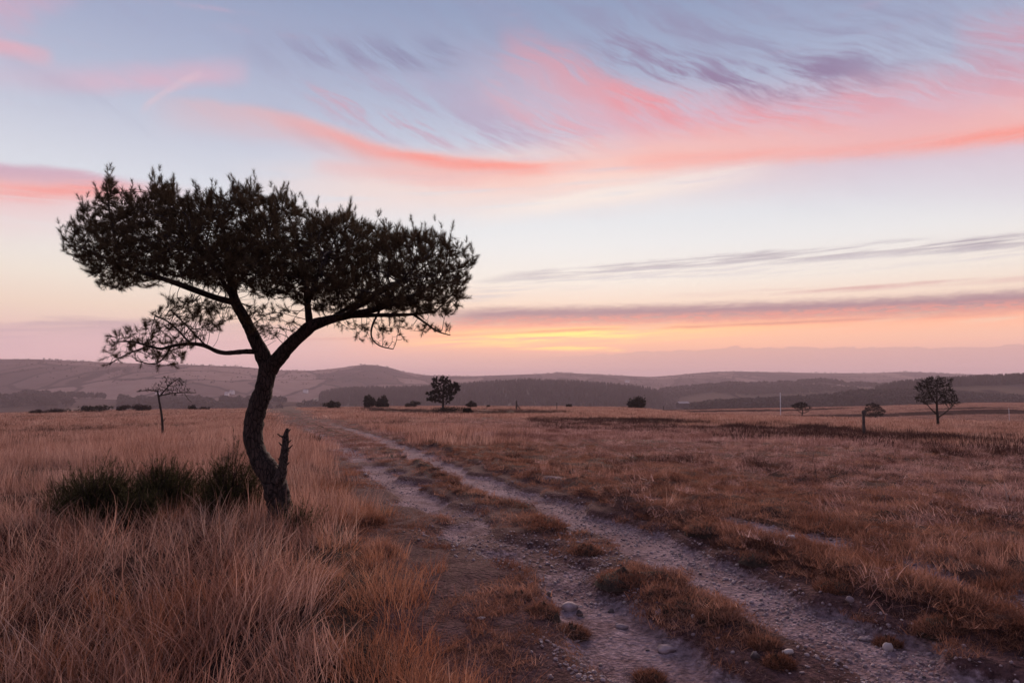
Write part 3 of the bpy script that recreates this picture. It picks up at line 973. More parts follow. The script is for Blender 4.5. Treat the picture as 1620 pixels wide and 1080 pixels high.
# ------------------------------------------------------------------ grass clumps
def blades(n, h, spread, lean, curl, width, seed, seg=3, lean_dir=None, droop=0.0):
    r = np.random.default_rng(seed)
    H = r.uniform(h[0], h[1], n) * r.uniform(0.7, 1.0, n)
    a = r.uniform(0, 2 * math.pi, n)
    rr = spread * np.sqrt(r.uniform(0, 1, n))
    base = np.stack([np.cos(a) * rr, np.sin(a) * rr, np.full(n, -0.02)], -1)
    if lean_dir is None:
        la = a + r.normal(0, 0.9, n)
    elif lean_dir == 'any':
        la = r.uniform(0, 2 * math.pi, n)
    else:
        la = np.full(n, lean_dir) + r.normal(0, 0.6, n)
    l0 = np.abs(r.normal(lean[0], lean[1], n))
    l1 = l0 + np.abs(r.normal(curl[0], curl[1], n))
    wdir = r.uniform(0, 2 * math.pi, n)
    V, Tn = [], []
    p = base.copy()
    prev = None
    W = width * r.uniform(0.7, 1.3, n)
    side = np.stack([np.cos(wdir), np.sin(wdir), np.zeros(n)], -1)
    rows = []
    for k in range(seg + 1):
        f = k / seg
        w = W * (1 - f * 0.85) * 0.5
        rows.append((p - side * w[:, None], p + side * w[:, None]))
        th = l0 + (l1 - l0) * (f ** 1.4)
        dirv = np.stack([np.cos(la) * np.sin(th), np.sin(la) * np.sin(th), np.cos(th)], -1)
        p = p + dirv * (H / seg)[:, None]
    V = np.stack([np.stack(x, 1) for x in rows], 1)      # n, seg+1, 2, 3
    base_i = np.arange(n)[:, None] * (seg + 1) * 2
    q = []
    for k in range(seg):
        q.append(np.concatenate([base_i + 2 * k, base_i + 2 * k + 1, base_i + 2 * k + 3, base_i + 2 * k + 2], 1))
    q = np.concatenate(q, 0)
    V[:, :, :, 2] = np.maximum(V[:, :, :, 2], -0.03)
    tint = np.repeat(r.uniform(0, 1, n), (seg + 1) * 2)
    return V.reshape(-1, 3), q, tint


def clump(name, *args, **kw):
    v, q, t = blades(*args, **kw)
    return make_mesh(name, v, None, q, False, {'tint': t})


def cand(n, d0, d1, az0, az1, p=2.0):
    """random ground points, density falling with distance ** -p"""
    u = RNG.uniform(0, 1, n)
    if abs(p - 2) < 1e-6:
        d = d0 * (d1 / d0) ** u
    else:
        e = 2 - p
        d = (d0 ** e + u * (d1 ** e - d0 ** e)) ** (1 / e)
    a = np.radians(RNG.uniform(az0, az1, n))
    return d * np.sin(a), d * np.cos(a)


def rots(n, tilt=0.12):
    return np.stack([RNG.normal(0, tilt, n), RNG.normal(0, tilt, n), RNG.uniform(0, 2 * math.pi, n)], -1)


def px_of(x, y, z): return to_pix(x, y, z)


PALE = [(0.0, (0.10, 0.052, 0.040)), (0.35, (0.30, 0.166, 0.130)), (0.65, (0.54, 0.328, 0.262)), (1.0, (0.78, 0.55, 0.46))]
BROWN = [(0.0, (0.07, 0.036, 0.030)), (0.35, (0.28, 0.150, 0.115)), (0.65, (0.56, 0.36, 0.285)), (1.0, (0.76, 0.56, 0.46))]
RUST = [(0.0, (0.14, 0.060, 0.038)), (0.4, (0.33, 0.150, 0.090)), (0.8, (0.50, 0.265, 0.170)), (1.0, (0.68, 0.46, 0.35))]
TURF = [(0.0, (0.10, 0.048, 0.032)), (0.4, (0.29, 0.142, 0.096)), (0.8, (0.46, 0.245, 0.175)), (1.0, (0.70, 0.46, 0.36))]
PINK = [(0.0, (0.13, 0.066, 0.058)), (0.4, (0.38, 0.218, 0.190)), (0.75, (0.60, 0.385, 0.340)), (1.0, (0.80, 0.58, 0.52))]
HEATH = [(0.0, (0.034, 0.018, 0.016)), (0.5, (0.078, 0.040, 0.034)), (1.0, (0.16, 0.084, 0.068))]
M_PALE = grass_mat('pale_grass', PALE, (0.78, 0.66, 0.62), 0.5)
M_BROWN = grass_mat('brown_grass', BROWN, (0.75, 0.6, 0.55), 0.8)
M_RUST = grass_mat('rust_grass', RUST, (0.9, 0.72, 0.62), 0.9)
M_TURF = grass_mat('turf', TURF, (0.58, 0.50, 0.48), 1.1)
M_PINK = grass_mat('dry_field_grass', PINK, (0.46, 0.36, 0.34), 0.8)
M_STRAW = grass_mat('straw', [(0, (0.06, 0.032, 0.029)), (0.6, (0.20, 0.118, 0.10)), (1, (0.55, 0.40, 0.34))], (0.8, 0.7, 0.7), 1.0)
M_HEATHER = grass_mat('heather', HEATH, (0.8, 0.8, 0.8), 0.6, 0.15)

C_TALL = add_variants('tall_grass_clump', [clump('tall_grass', 105, (0.34, 0.72), 0.26, (0.13, 0.13), (0.16, 0.22), 0.0058, s, 4, lean_dir=(None, 0.6, 2.4, None)[s % 4]) for s in range(10)], M_PALE)
C_WILD = add_variants('wild_grass_clump', [clump('wild_grass', 62, (0.25, 0.66), 0.28, (0.38, 0.30), (0.6, 0.55), 0.0066, 40 + s, 5) for s in range(10)], M_BROWN)
C_RUST = add_variants('rust_grass_clump', [clump('rust_grass', 130, (0.14, 0.38), 0.24, (0.40, 0.25), (1.0, 0.6), 0.0056, 80 + s, 4) for s in range(8)], M_RUST)
C_TURF = add_variants('turf_clump', [clump('turf_grass', 150, (0.03, 0.10), 0.15, (0.85, 0.35), (0.6, 0.4), 0.0056, 120 + s, 2, lean_dir='any') for s in range(8)], M_TURF)
C_PINK = add_variants('field_grass_clump', [clump('field_grass', 150, (0.06, 0.18), 0.30, (0.7, 0.35), (0.7, 0.5), 0.0070, 160 + s, 3, lean_dir='any') for s in range(8)], M_PINK)
C_TUFT = add_variants('upright_tuft', [clump('upright_tuft', 40, (0.12, 0.32), 0.07, (0.22, 0.16), (0.25, 0.2), 0.0045, 180 + s, 3) for s in range(6)], M_PALE)
C_STRAW = add_variants('straw_clump', [clump('straw_bits', 26, (0.05, 0.15), 0.22, (1.45, 0.10), (0.12, 0.2), 0.0042, 200 + s, 2) for s in range(6)], M_STRAW)
C_HEATH = add_variants('heather_clump', [clump('heather_stems', 150, (0.06, 0.22), 0.20, (0.6, 0.35), (0.2, 0.5), 0.008, 240 + s, 2) for s in range(6)], M_HEATHER)
C_FARG = add_variants('far_grass_clump', [clump('far_grass', 160, (0.22, 0.50), 0.8, (0.16, 0.12), (0.2, 0.2), 0.012, 280 + s, 2) for s in range(8)], M_PALE)
C_FARP = add_variants('far_field_clump', [clump('far_field', 170, (0.08, 0.24), 0.9, (0.5, 0.3), (0.5, 0.4), 0.016, 320 + s, 2) for s in range(8)], M_PINK)
C_FARV = add_variants('distant_grass_clump', [clump('distant_grass', 90, (0.18, 0.42), 2.6, (0.2, 0.15), (0.2, 0.2), 0.05, 360 + s, 2) for s in range(6)], M_PALE)
C_FARH = add_variants('distant_heather_clump', [clump('distant_heather', 90, (0.10, 0.40), 0.7, (0.5, 0.3), (0.3, 0.4), 0.030, 400 + s, 2) for s in range(6)], M_HEATHER)


def strew(name, coll, xy, smin, smax, label, cat, mask=None, tilt=0.12, hmod=None, dz=0.0):
    x, y = xy
    if mask is not None:
        k = mask(x, y)
        x, y = x[k], y[k]
    z = zg(x, y) + dz
    s = RNG.uniform(smin, smax, len(x))
    sc = np.stack([s, s, s * (hmod(x, y) if hmod is not None else 1.0)], -1)
    return scatter(name, coll, np.stack([x, y, z], -1), rots(len(x), tilt), sc, label, cat)


def R01(n): return RNG.uniform(0, 1, n)


TREE_XY = np.array(G(446, 842)[:2])
GORSE = [  # px, base py, width px, height px
    (150, 828, 116, 94, 'broad dark green gorse bush farthest left of the row in the tall grass'),
    (255, 815, 112, 84, 'dark green gorse bush in the middle of the row left of the pine'),
    (360, 824, 118, 104, 'tallest spiky gorse bush touching the left of the pine trunk'),
]
GXY = [G(g[0], g[1])[:2] for g in GORSE]


def in_tall(x, y): return (zones(x, y)['tall'] > R01(len(x)))


def off_gorse(x, y, r=0.30):
    k = np.ones(len(x), bool)
    for g in GXY:
        k &= np.hypot((x - g[0]), (y - g[1])) > r
    return k


def pn(x, y, s, o): return fbm(x * s + o, y * s - o, 3)


def far_left_dark(x, y): return pn(x, y, 0.22, 13.0)


def lush(x, y):
    """1 where the pale upright grass grows, 0 in the dark tangle at near left"""
    px, py = to_pix(x, y, z_base(x, y))
    near = sstep(py, 745, 800)
    a = sstep(px, 400, 470) * near + (1 - near)
    return np.clip(a + 1.5 * pn(x, y, 0.5, 3.0) * near - 0.55 * sstep(pn(x, y, 0.28, 33.0), 0.05, 0.3) * (1 - near), 0, 1)


# left meadow
strew('tall_grass', C_TALL, cand(2300, 3.0, 34, -48, 6, 1.1), 0.65, 1.15, 'tall pale upright moor grass filling the left meadow', 'grass',
      lambda x, y: (zones(x, y)['dE'] < -0.25 - 0.35 * sstep(y, 7, 4)) & off_gorse(x, y, 0.34) & (lush(x, y) > 0.05 + 0.9 * R01(len(x))) & ((pn(x, y, 1.1, 50) > -0.28) | (y > 12)), 0.10,
      lambda x, y: (0.55 + 0.4 * sstep(pn(x, y, 0.8, 7.0), -0.3, 0.3) + 0.1 * sstep(y, 8, 14)) * (0.78 + 0.22 * sstep(zones(x, y)['dE'], -0.3, -1.1)))
strew('wild_grass', C_WILD, cand(1000, 2.5, 16, -48, 10, 1.1), 0.6, 1.05, 'tangled brown grass stems among the left-hand meadow', 'grass',
      lambda x, y: (zones(x, y)['dE'] < -0.3) & off_gorse(x, y, 0.12) & (lush(x, y) < 0.25 + 0.6 * R01(len(x))), 0.2, lambda x, y: 0.85)
strew('rust_grass', C_RUST, cand(1000, 2.3, 14, -48, 14, 1.3), 0.55, 1.0, 'low rust-red curling grass in the left foreground', 'grass',
      lambda x, y: (zones(x, y)['dE'] < 0.05 + 0.2 * R01(len(x))) & off_gorse(x, y, 0.3) & ((pn(x, y, 0.8, 21.0) > 0.10 + 0.14 * sstep(y, 4, 8)) | ((zones(x, y)['dE'] > -0.5) & (pn(x, y, 1.2, 5) > -0.05))), 0.15)
strew('undergrowth', C_HEATH, cand(1500, 2.5, 12, -48, 8, 1.2), 0.6, 1.2, 'dark dead undergrowth showing in the gaps of the left-hand grass', 'undergrowth',
      lambda x, y: (zones(x, y)['dE'] < -0.5) & (lush(x, y) < 0.6) & (pn(x, y, 1.3, 88) > 0.0), 0.1, lambda x, y: 0.7)
# the track
strew('verge_grass', C_TURF, cand(20000, 2.2, 70, -40, 48, 1.45), 0.5, 1.1, 'short trampled brown turf along the edges of the track', 'grass',
      lambda x, y: (lambda Z: (Z['verge'] > 0.3) & (Z['grav'] < 0.3) & ((pn(x, y, 1.2, 9.0) > 0.03 - 0.6 * sstep(y, 8, 20)) | (Z['turf'] > 0.3) | ((Z['dL'] > 0.3) & (Z['dR'] < -0.3) & (pn(x, y, 1.2, 9.0) > -0.2)))
                    )(zones(x, y)), 0.2)
strew('straw_litter', C_STRAW, cand(26000, 2.2, 30, -40, 48, 1.6), 0.45, 1.0, 'dead straw and grass litter strewn on the track verge', 'litter',
      lambda x, y: (lambda Z: (Z['verge'] > 0.3) & (Z['grav'] < 0.35 + 0.5 * (R01(len(x)) < 0.2)) & (pn(x, y, 1.7, 77) > -0.3))(zones(x, y)), 0.06)
strew('crown_turf', C_TURF, cand(14000, 2.2, 60, -40, 48, 1.45), 0.5, 1.1, 'raised strip of brown turf between the wheel ruts', 'grass',
      lambda x, y: (lambda Z: (Z['turf'] > 0.35) & (Z['bank'] < 0.5))(zones(x, y)), 0.25)
# right bank and field
strew('bank_turf', C_TURF, cand(24000, 2.4, 34, -30, 49, 1.45), 0.6, 1.3, 'mat of rusty brown turf on the bank right of the track', 'grass',
      lambda x, y: (lambda Z: (Z['bank'] > 0.3) & (Z['rf'] < 0.4) & (R01(len(x)) < 0.35 + 0.65 * sstep(Z['dB'], 7, 2)))(zones(x, y)), 0.2,
      lambda x, y: 0.7 + 0.9 * sstep(pn(x, y, 1.5, 4), -0.1, 0.4))
strew('field_grass', C_PINK, cand(12000, 4.5, 50, -26, 49, 1.25), 0.5, 1.1, 'dry pinkish tufted grass across the right-hand field', 'grass',
      lambda x, y: (lambda Z: (Z['bank'] > 0.6) & (Z['rf'] < 0.3) & (R01(len(x)) < 0.06 + 0.94 * sstep(Z['dB'], 1.5, 6)))(zones(x, y)), 0.25,
      lambda x, y: 0.55 + 0.8 * sstep(pn(x, y, 1.0, 14), -0.2, 0.4))
strew('field_tufts', C_TUFT, cand(5000, 4.5, 40, -28, 49, 1.4), 0.6, 1.0, 'loose tufts of upright grass on the right-hand field', 'grass',
      lambda x, y: (lambda Z: (Z['bank'] > 0.8) & (Z['rf'] < 0.2) & (pn(x, y, 0.7, 61) > 0.20))(zones(x, y)), 0.2)


def band(x, y, pts, half):
    """closeness to a line given in photo pixels, as a weight"""
    px, py = to_pix(x, y, z_base(x, y))
    return np.exp(-((py - np.interp(px, [p[0] for p in pts], [p[1] for p in pts])) / half) ** 2)


HB1 = [(760, 660), (880, 666), (1000, 671), (1150, 678), (1250, 683), (1366, 694), (1450, 704), (1620, 720)]
HB2 = [(300, 662), (560, 648), (640, 650), (700, 653), (760, 652), (880, 652), (1000, 656), (1620, 690)]


def heath_w(x, y):
    px, py = to_pix(x, y, z_base(x, y))
    a = band(x, y, HB1, 11.0 + 5 * sstep(px, 1200, 1600)) * sstep(px, 780, 960) * 1.15
    b = band(x, y, HB2, 3.5) * sstep(px, 540, 600) * sstep(px, 1000, 800) * 1.0
    c = (0.25 * sstep(pn(x, y, 0.06, 2), 0.15, 0.4) + 0.40 * sstep(pn(x, y, 0.30, 8), 0.12, 0.35)) * sstep(y, 9, 18)
    c = c + 0.75 * sstep(fbm(x * 0.10 + 40, y * 0.42, 3), 0.10, 0.26) * sstep(y, 9, 12) * sstep(y, 60, 35) * (zones(x, y)['tall'] > 0.5)
    brk = 0.25 + 0.75 * sstep(pn(x, y, 0.16, 19), -0.25, 0.2)
    return np.clip(a * brk + b + c, 0, 1)


strew('heather', C_HEATH, cand(12000, 8, 60, -48, 49, 1.4), 0.6, 1.4, 'dark wiry heather clumps dotted over the heath', 'heather',
      lambda x, y: (lambda Z, w: (Z['verge'] < 0.2) & off_gorse(x, y) & (w + 0.02 > R01(len(x)) * 1.0) & (y > 0))(zones(x, y), heath_w(x, y)), 0.1)
strew('far_heather', C_FARH, cand(16000, 25, 255, -48, 49, 1.35), 0.7, 1.3, 'dark bands of heather across the far heath', 'heather',
      lambda x, y: (lambda Z, w: (Z['verge'] < 0.3) & (w > 0.12 + R01(len(x)) * 0.75))(zones(x, y), heath_w(x, y)), 0.05)
strew('track_side_heather', C_HEATH, cand(9000, 5, 90, -40, 40, 1.6), 0.3, 0.65, 'dark scrubby growth along the track edges', 'heather',
      lambda x, y: (lambda Z: (bump(Z['dB'] - 0.05, 0.18) + 0.7 * bump(Z['dM'], 0.22) > 0.35 + 0.5 * R01(len(x))) & (pn(x, y, 0.8, 5) > -0.1))(zones(x, y)), 0.1)


def smooth_tan(x, y):
    """plain tan grass: the left meadow and the strip behind the heather"""
    px, py = to_pix(x, y, z_base(x, y))
    hb = np.interp(px, [p[0] for p in HB1], [p[1] for p in HB1])
    right = sstep(hb - py, -4, 6) * sstep(px, 700, 800)
    Z = zones(x, y)
    return np.clip(right + Z['tall'] * 1.0 + 0.5 * sstep(px, 900, 600), 0, 1)


strew('far_meadow_grass', C_FARG, cand(9000, 20, 125, -48, 49, 1.4), 0.7, 1.1, 'tan grass of the far meadow and the strip before the dip', 'grass',
      lambda x, y: (lambda Z: (Z['verge'] < 0.4) & (smooth_tan(x, y) > R01(len(x))) & (heath_w(x, y) < 0.5))(zones(x, y)), 0.05,
      lambda x, y: 0.75 + 0.3 * sstep(pn(x, y, 0.2, 30), -0.3, 0.3))
strew('far_field_grass', C_FARP, cand(10000, 25, 130, -48, 49, 1.5), 0.7, 1.2, 'short pinkish grass of the far right-hand field', 'grass',
      lambda x, y: (lambda Z: (Z['bank'] > 0.5) & (smooth_tan(x, y) < R01(len(x))))(zones(x, y)), 0.05)
strew('far_track_grass', C_FARP, cand(9000, 16, 130, -40, 20, 1.5), 0.35, 0.7, 'thin brown grass growing over the far end of the track', 'grass',
      lambda x, y: (lambda Z: (Z['verge'] > 0.3) & (Z['grav'] < 0.30 + 0.15 * (y > 45)) & (R01(len(x)) < 0.6))(zones(x, y)), 0.05)
strew('distant_grass', C_FARV, cand(11000, 75, 275, -48, 49, 1.3), 0.6, 1.1, 'tan grass on the skyline of the heath', 'grass',
      lambda x, y: (heath_w(x, y) < 0.55) & (zones(x, y)['verge'] < 0.6), 0.03)


def rise_points(n, keep):
    X, Y, z, px, t = RS
    i = RNG.uniform(20, 59, n); j = RNG.uniform(0, len(px) - 2, n)
    i0, j0 = i.astype(int), j.astype(int)
    u, v = i - i0, j - j0
    f = lambda M: (M[i0, j0] * (1 - u) + M[np.minimum(i0 + 1, 59), j0] * u) * (1 - v) + (M[i0, j0 + 1] * (1 - u) + M[np.minimum(i0 + 1, 59), j0 + 1] * u) * v
    p = np.stack([f(X), f(Y), f(z)], -1)
    return p[keep(p)]


_p = rise_points(16000, lambda p: fbm(p[:, 0] * 0.012, p[:, 1] * 0.05, 3) < 0.12)
scatter('rise_grass', C_FARV, _p, rots(len(_p), 0.03), RNG.uniform(0.8, 1.4, len(_p)), 'tan grass on the far strip of heath beyond the dip', 'grass')
_p = rise_points(5000, lambda p: fbm(p[:, 0] * 0.012, p[:, 1] * 0.05, 3) > 0.10)
scatter('rise_heather', C_FARH, _p, rots(len(_p), 0.03), RNG.uniform(1.2, 2.4, len(_p)), 'dark heather streaks on the far strip of heath', 'heather')

# ================================================================== trees
def bark_mat(name, c1, c2, scale=9.0):
    m = new_mat(name)
    p = pos(m)
    mp = nd(m, 'ShaderNodeMapping', {'Vector': p, 'Scale': (1.0, 1.0, 0.32)})
    v = nd(m, 'ShaderNodeTexVoronoi', {'Vector': mp.outputs[0], 'Scale': scale * 3.4}, feature='DISTANCE_TO_EDGE').outputs['Distance']
    n = m_noise(m, mp.outputs[0], scale * 3, 6.0, 0.7)
    c = m_ramp(m, n, [(0.3, c1), (0.72, c2)])
    c = m_mix(m, m_ramp(m, v, [(0.0, (1, 1, 1)), (0.10, (0, 0, 0))]), c, (0.008, 0.006, 0.006))
    h = m_math(m, 'ADD', m_math(m, 'MINIMUM', v, 0.16), m_math(m, 'MULTIPLY', n, 0.22))
    bn = nd(m, 'ShaderNodeBump', {'Height': h, 'Strength': 1.0, 'Distance': 0.06})
    b = nd(m, 'ShaderNodeBsdfPrincipled', {'Base Color': c, 'Roughness': 0.85, 'Specular IOR Level': 0.15, 'Normal': bn.outputs[0]})
    return m_out(m, b.outputs[0])


def leaf_mat(name, cols, trans=0.2):
    m = new_mat(name)
    at = nd(m, 'ShaderNodeAttribute', attribute_name='tint')
    c = m_ramp(m, at.outputs['Fac'], cols)
    d = nd(m, 'ShaderNodeBsdfDiffuse', {'Color': c})
    t = nd(m, 'ShaderNodeBsdfTranslucent', {'Color': c})
    s = nd(m, 'ShaderNodeMixShader', {0: trans, 1: d.outputs[0], 2: t.outputs[0]})
    return m_out(m, s.outputs[0])


M_BARK = bark_mat('pine_bark', (0.020, 0.014, 0.013), (0.075, 0.050, 0.046))
M_TWIG = plain_mat('twig_bark', (0.016, 0.011, 0.010), (0.045, 0.030, 0.026), 20.0)
M_DEADWOOD = bark_mat('dead_wood', (0.03, 0.021, 0.02), (0.10, 0.072, 0.066), 12.0)
M_NEEDLE = leaf_mat('pine_needles', [(0, (0.034, 0.023, 0.015)), (0.6, (0.085, 0.058, 0.034)), (1, (0.15, 0.105, 0.060))])
M_DARKLEAF = leaf_mat('evergreen_leaf', [(0, (0.012, 0.011, 0.009)), (0.6, (0.026, 0.022, 0.017)), (1, (0.05, 0.04, 0.03))])
M_GORSE = leaf_mat('gorse_spines', [(0, (0.020, 0.020, 0.010)), (0.6, (0.056, 0.052, 0.025)), (1, (0.135, 0.112, 0.062))])
M_BUSHLEAF = leaf_mat('bare_scrub', [(0, (0.026, 0.017, 0.017)), (1, (0.055, 0.036, 0.034))])


def nrm(v): return v / (np.linalg.norm(v, axis=-1, keepdims=True) + 1e-9)


def colonize(seeds, attr, step, infl, kill, iters=160, bias=(0, 0, 0), jit=0.12, seed=1, cap=60000):
    """space colonisation. seeds: list of polylines (n,4: xyz + radius), each starting on a node of an earlier one"""
    r = np.random.default_rng(seed)
    pos_ = np.zeros((cap, 3)); par = np.full(cap, -1); rad = np.zeros(cap); nch = np.zeros(cap, int)
    n = 0
    for li, L in enumerate(seeds):
        L = np.asarray(L, float)
        s = np.concatenate([[0], np.cumsum(np.linalg.norm(np.diff(L[:, :3], axis=0), axis=1))])
        m = max(2, int(s[-1] / step) + 1)
        ss = np.linspace(0, s[-1], m)
        q = np.stack([np.interp(ss, s, L[:, k]) for k in range(4)], -1)
        for _ in range(2):
            q[1:-1, :3] = 0.25 * q[:-2, :3] + 0.5 * q[1:-1, :3] + 0.25 * q[2:, :3]
        prev = -1 if li == 0 else int(np.argmin(np.linalg.norm(pos_[:n] - q[0, :3], axis=1)))
        for k in range(0 if li == 0 else 1, m):
            pos_[n] = q[k, :3]; rad[n] = q[k, 3]; par[n] = prev
            prev = n; n += 1
    nseed = n
    A = np.asarray(attr, float)
    nd_ = np.full(len(A), 1e9); ni = np.zeros(len(A), int)
    for a in range(0, n, 400):
        D = np.linalg.norm(A[:, None] - pos_[None, a:min(n, a + 400)], axis=2)
        j = D.argmin(1); dm = D[np.arange(len(A)), j]
        k = dm < nd_
        nd_[k] = dm[k]; ni[k] = j[k] + a
    bias = np.asarray(bias, float)
    for it in range(iters):
        sel = nd_ < infl
        if not sel.any(): break
        acc = np.zeros((n, 3))
        np.add.at(acc, ni[sel], nrm(A[sel] - pos_[ni[sel]]))
        act = np.unique(ni[sel])
        act = act[nch[act] < 3]
        if len(act) == 0 or n + len(act) > cap: break
        dv = nrm(nrm(acc[act]) + bias + r.normal(0, jit, (len(act), 3)))
        new = pos_[act] + dv * step
        nch[act] += 1
        m = len(act)
        pos_[n:n + m] = new; par[n:n + m] = act
        D = (A * A).sum(1)[:, None] + (new * new).sum(1)[None] - 2 * (A @ new.T)
        j = D.argmin(1); dm = np.sqrt(np.maximum(D[np.arange(len(A)), j], 0))
        k = dm < nd_
        nd_[k] = dm[k]; ni[k] = j[k] + n
        n += m
        keep = nd_ > kill
        A, nd_, ni = A[keep], nd_[keep], ni[keep]
        if len(A) == 0: break
    return pos_[:n].copy(), par[:n].copy(), rad[:n].copy(), nseed


def finish(pos_, par, rad, nseed, tip=0.0022, power=2.4):
    n = len(pos_)
    acc = np.zeros(n); kids = [[] for _ in range(n)]
    R = np.zeros(n)
    for i in range(n - 1, -1, -1):
        r = acc[i] ** (1 / power) if acc[i] > 0 else tip
        if i < nseed:
            r = max(r * 0.6, rad[i]) if rad[i] > 0 else r
        R[i] = max(r, tip)
        if par[i] >= 0:
            acc[par[i]] += R[i] ** power if i >= nseed else 0
            kids[par[i]].append(i)
    for i in range(nseed, n):
        R[i] = min(R[i], R[par[i]] * 0.9 if par[i] >= 0 else R[i])
    return R, kids


def chains(pos_, par, R, kids, start_nodes):
    out, stack = [], list(start_nodes)
    while stack:
        root = stack.pop()
        path = [par[root]] if par[root] >= 0 else []
        i = root
        while True:
            path.append(i)
            if not kids[i]: break
            ks = sorted(kids[i], key=lambda k: -R[k])
            stack.extend(ks[1:])
            i = ks[0]
        out.append(path)
    return out


def smooth_path(p):
    p = p.copy()
    if len(p) > 2:
        p[1:-1] = 0.25 * p[:-2] + 0.5 * p[1:-1] + 0.25 * p[2:]
    return p


def needles(mb, org, dirs, L, k, nlen, nw, spread, seed=3, tint=None):
    """bottle-brush shoots: k thin needles around each shoot"""
    r = np.random.default_rng(seed)
    n = len(org)
    dirs = nrm(dirs)
    ref = np.where(np.abs(dirs[:, 2:3]) < 0.9, np.array([[0, 0, 1.0]]), np.array([[1.0, 0, 0]]))
    u = nrm(np.cross(dirs, ref)); w = np.cross(dirs, u)
    t = r.uniform(0.0, 1.0, (n, k))
    ph = r.uniform(0, 2 * math.pi, (n, k))
    al = np.clip(r.normal(spread, 0.2, (n, k)), 0.15, 1.4) * (1.15 - 0.5 * t)
    rad = np.cos(ph)[..., None] * u[:, None] + np.sin(ph)[..., None] * w[:, None]
    nd_ = nrm(dirs[:, None] * np.cos(al)[..., None] + rad * np.sin(al)[..., None])
    nd_[..., 2] += 0.12
    Ls = np.broadcast_to(np.asarray(L), (n,))
    base = org[:, None] + dirs[:, None] * (t * Ls[:, None])[..., None]
    ln = nlen * r.uniform(0.7, 1.15, (n, k))
    tipp = base + nd_ * ln[..., None]
    sd = nrm(np.cross(nd_, r.normal(0, 1, (n, k, 3)))) * nw * 0.5
    V = np.stack([base - sd, base + sd, tipp], 2).reshape(-1, 3)
    T = np.arange(len(V)).reshape(-1, 3)
    tn = np.clip((r.uniform(0, 0.6, n) if tint is None else tint)[:, None] + r.uniform(-0.1, 0.35, (n, k)), 0, 1)
    mb.add(V, T, None, np.repeat(tn.ravel(), 3))


def inside(poly, x, y):
    poly = np.asarray(poly, float)
    c = np.zeros(len(x), bool)
    j = len(poly) - 1
    for i in range(len(poly)):
        xi, yi = poly[i]; xj, yj = poly[j]
        k = ((yi > y) != (yj > y)) & (x < (xj - xi) * (y - yi) / (yj - yi + 1e-12) + xi)
        c ^= k
        j = i
    return c


def crown_points(poly, n, D, depth, cx, cy, hw, rnd, top_bias=0.0, clump=0.0, thr=-0.1):
    """attractors inside a crown whose front outline is poly (photo pixels), rounded in depth"""
    poly = np.asarray(poly, float)
    out = []
    while sum(map(len, out)) < n:
        m = n * 4
        x = rnd.uniform(poly[:, 0].min(), poly[:, 0].max(), m)
        y = rnd.uniform(poly[:, 1].min(), poly[:, 1].max(), m)
        t = rnd.uniform(-1, 1, m)
        s = np.sqrt(np.clip(1 - t * t, 0.03, 1)) ** 0.7
        k = inside(poly, cx + (x - cx) / s, cy + (y - cy) / s)
        if top_bias:
            yy = (y - poly[:, 1].min()) / np.ptp(poly[:, 1])
            k &= rnd.uniform(0, 1, m) > top_bias * yy
        if clump:                       # leave gaps between sprays
            o = rnd.integers(0, 1) + 3.7
            k &= (vnoise(x / clump + o + t * 2.1, y / clump * 1.5 - t * 1.3) + 0.5 * vnoise(x / clump * 2.1 + 9, y / clump * 2.6 + t * 3)) > thr
        x, y, t = x[k], y[k], t[k]
        out.append(np.array([P(a, b, D + c * depth) for a, b, c in zip(x, y, t)]))
    return np.vstack(out)[:n]


# ------------------------------------------------------------------ the big pine
TB = G(446, 842)
DT = float(TB[1])
PXM = DT / F                     # metres per photo pixel at the tree


def L3(pts):
    """(px, py, depth, width px) -> xyz + radius"""
    return np.array([[*P(a, b, DT + c), w * PXM * 0.5] for a, b, c, w in pts])


trunk_l = L3([(449, 868, 0, 52), (446, 845, 0, 45), (443, 806, 0, 39), (436, 770, 0, 37), (424, 745, 0.02, 34), (410, 725, 0.03, 31), (402, 705, 0.04, 29), (399, 688, 0.05, 29),
              (402, 660, 0.05, 29), (412, 632, 0.05, 29), (421, 602, 0.05, 27), (425, 574, 0.05, 29)])
limb_left = L3([(424, 582, 0.05, 26), (412, 553, 0.03, 22), (398, 525, 0, 19), (384, 498, -0.02, 17), (372, 478, 0, 16), (366, 455, 0.02, 13), (363, 425, 0.05, 10), (360, 390, 0.08, 7), (352, 355, 0.1, 4)])
limb_right = L3([(426, 584, 0.05, 27), (448, 556, 0.0, 23), (470, 536, -0.05, 20), (492, 514, -0.1, 19), (520, 506, -0.15, 13), (555, 498, -0.2, 11), (600, 488, -0.2, 9), (650, 470, -0.2, 6), (695, 445, -0.2, 4)])
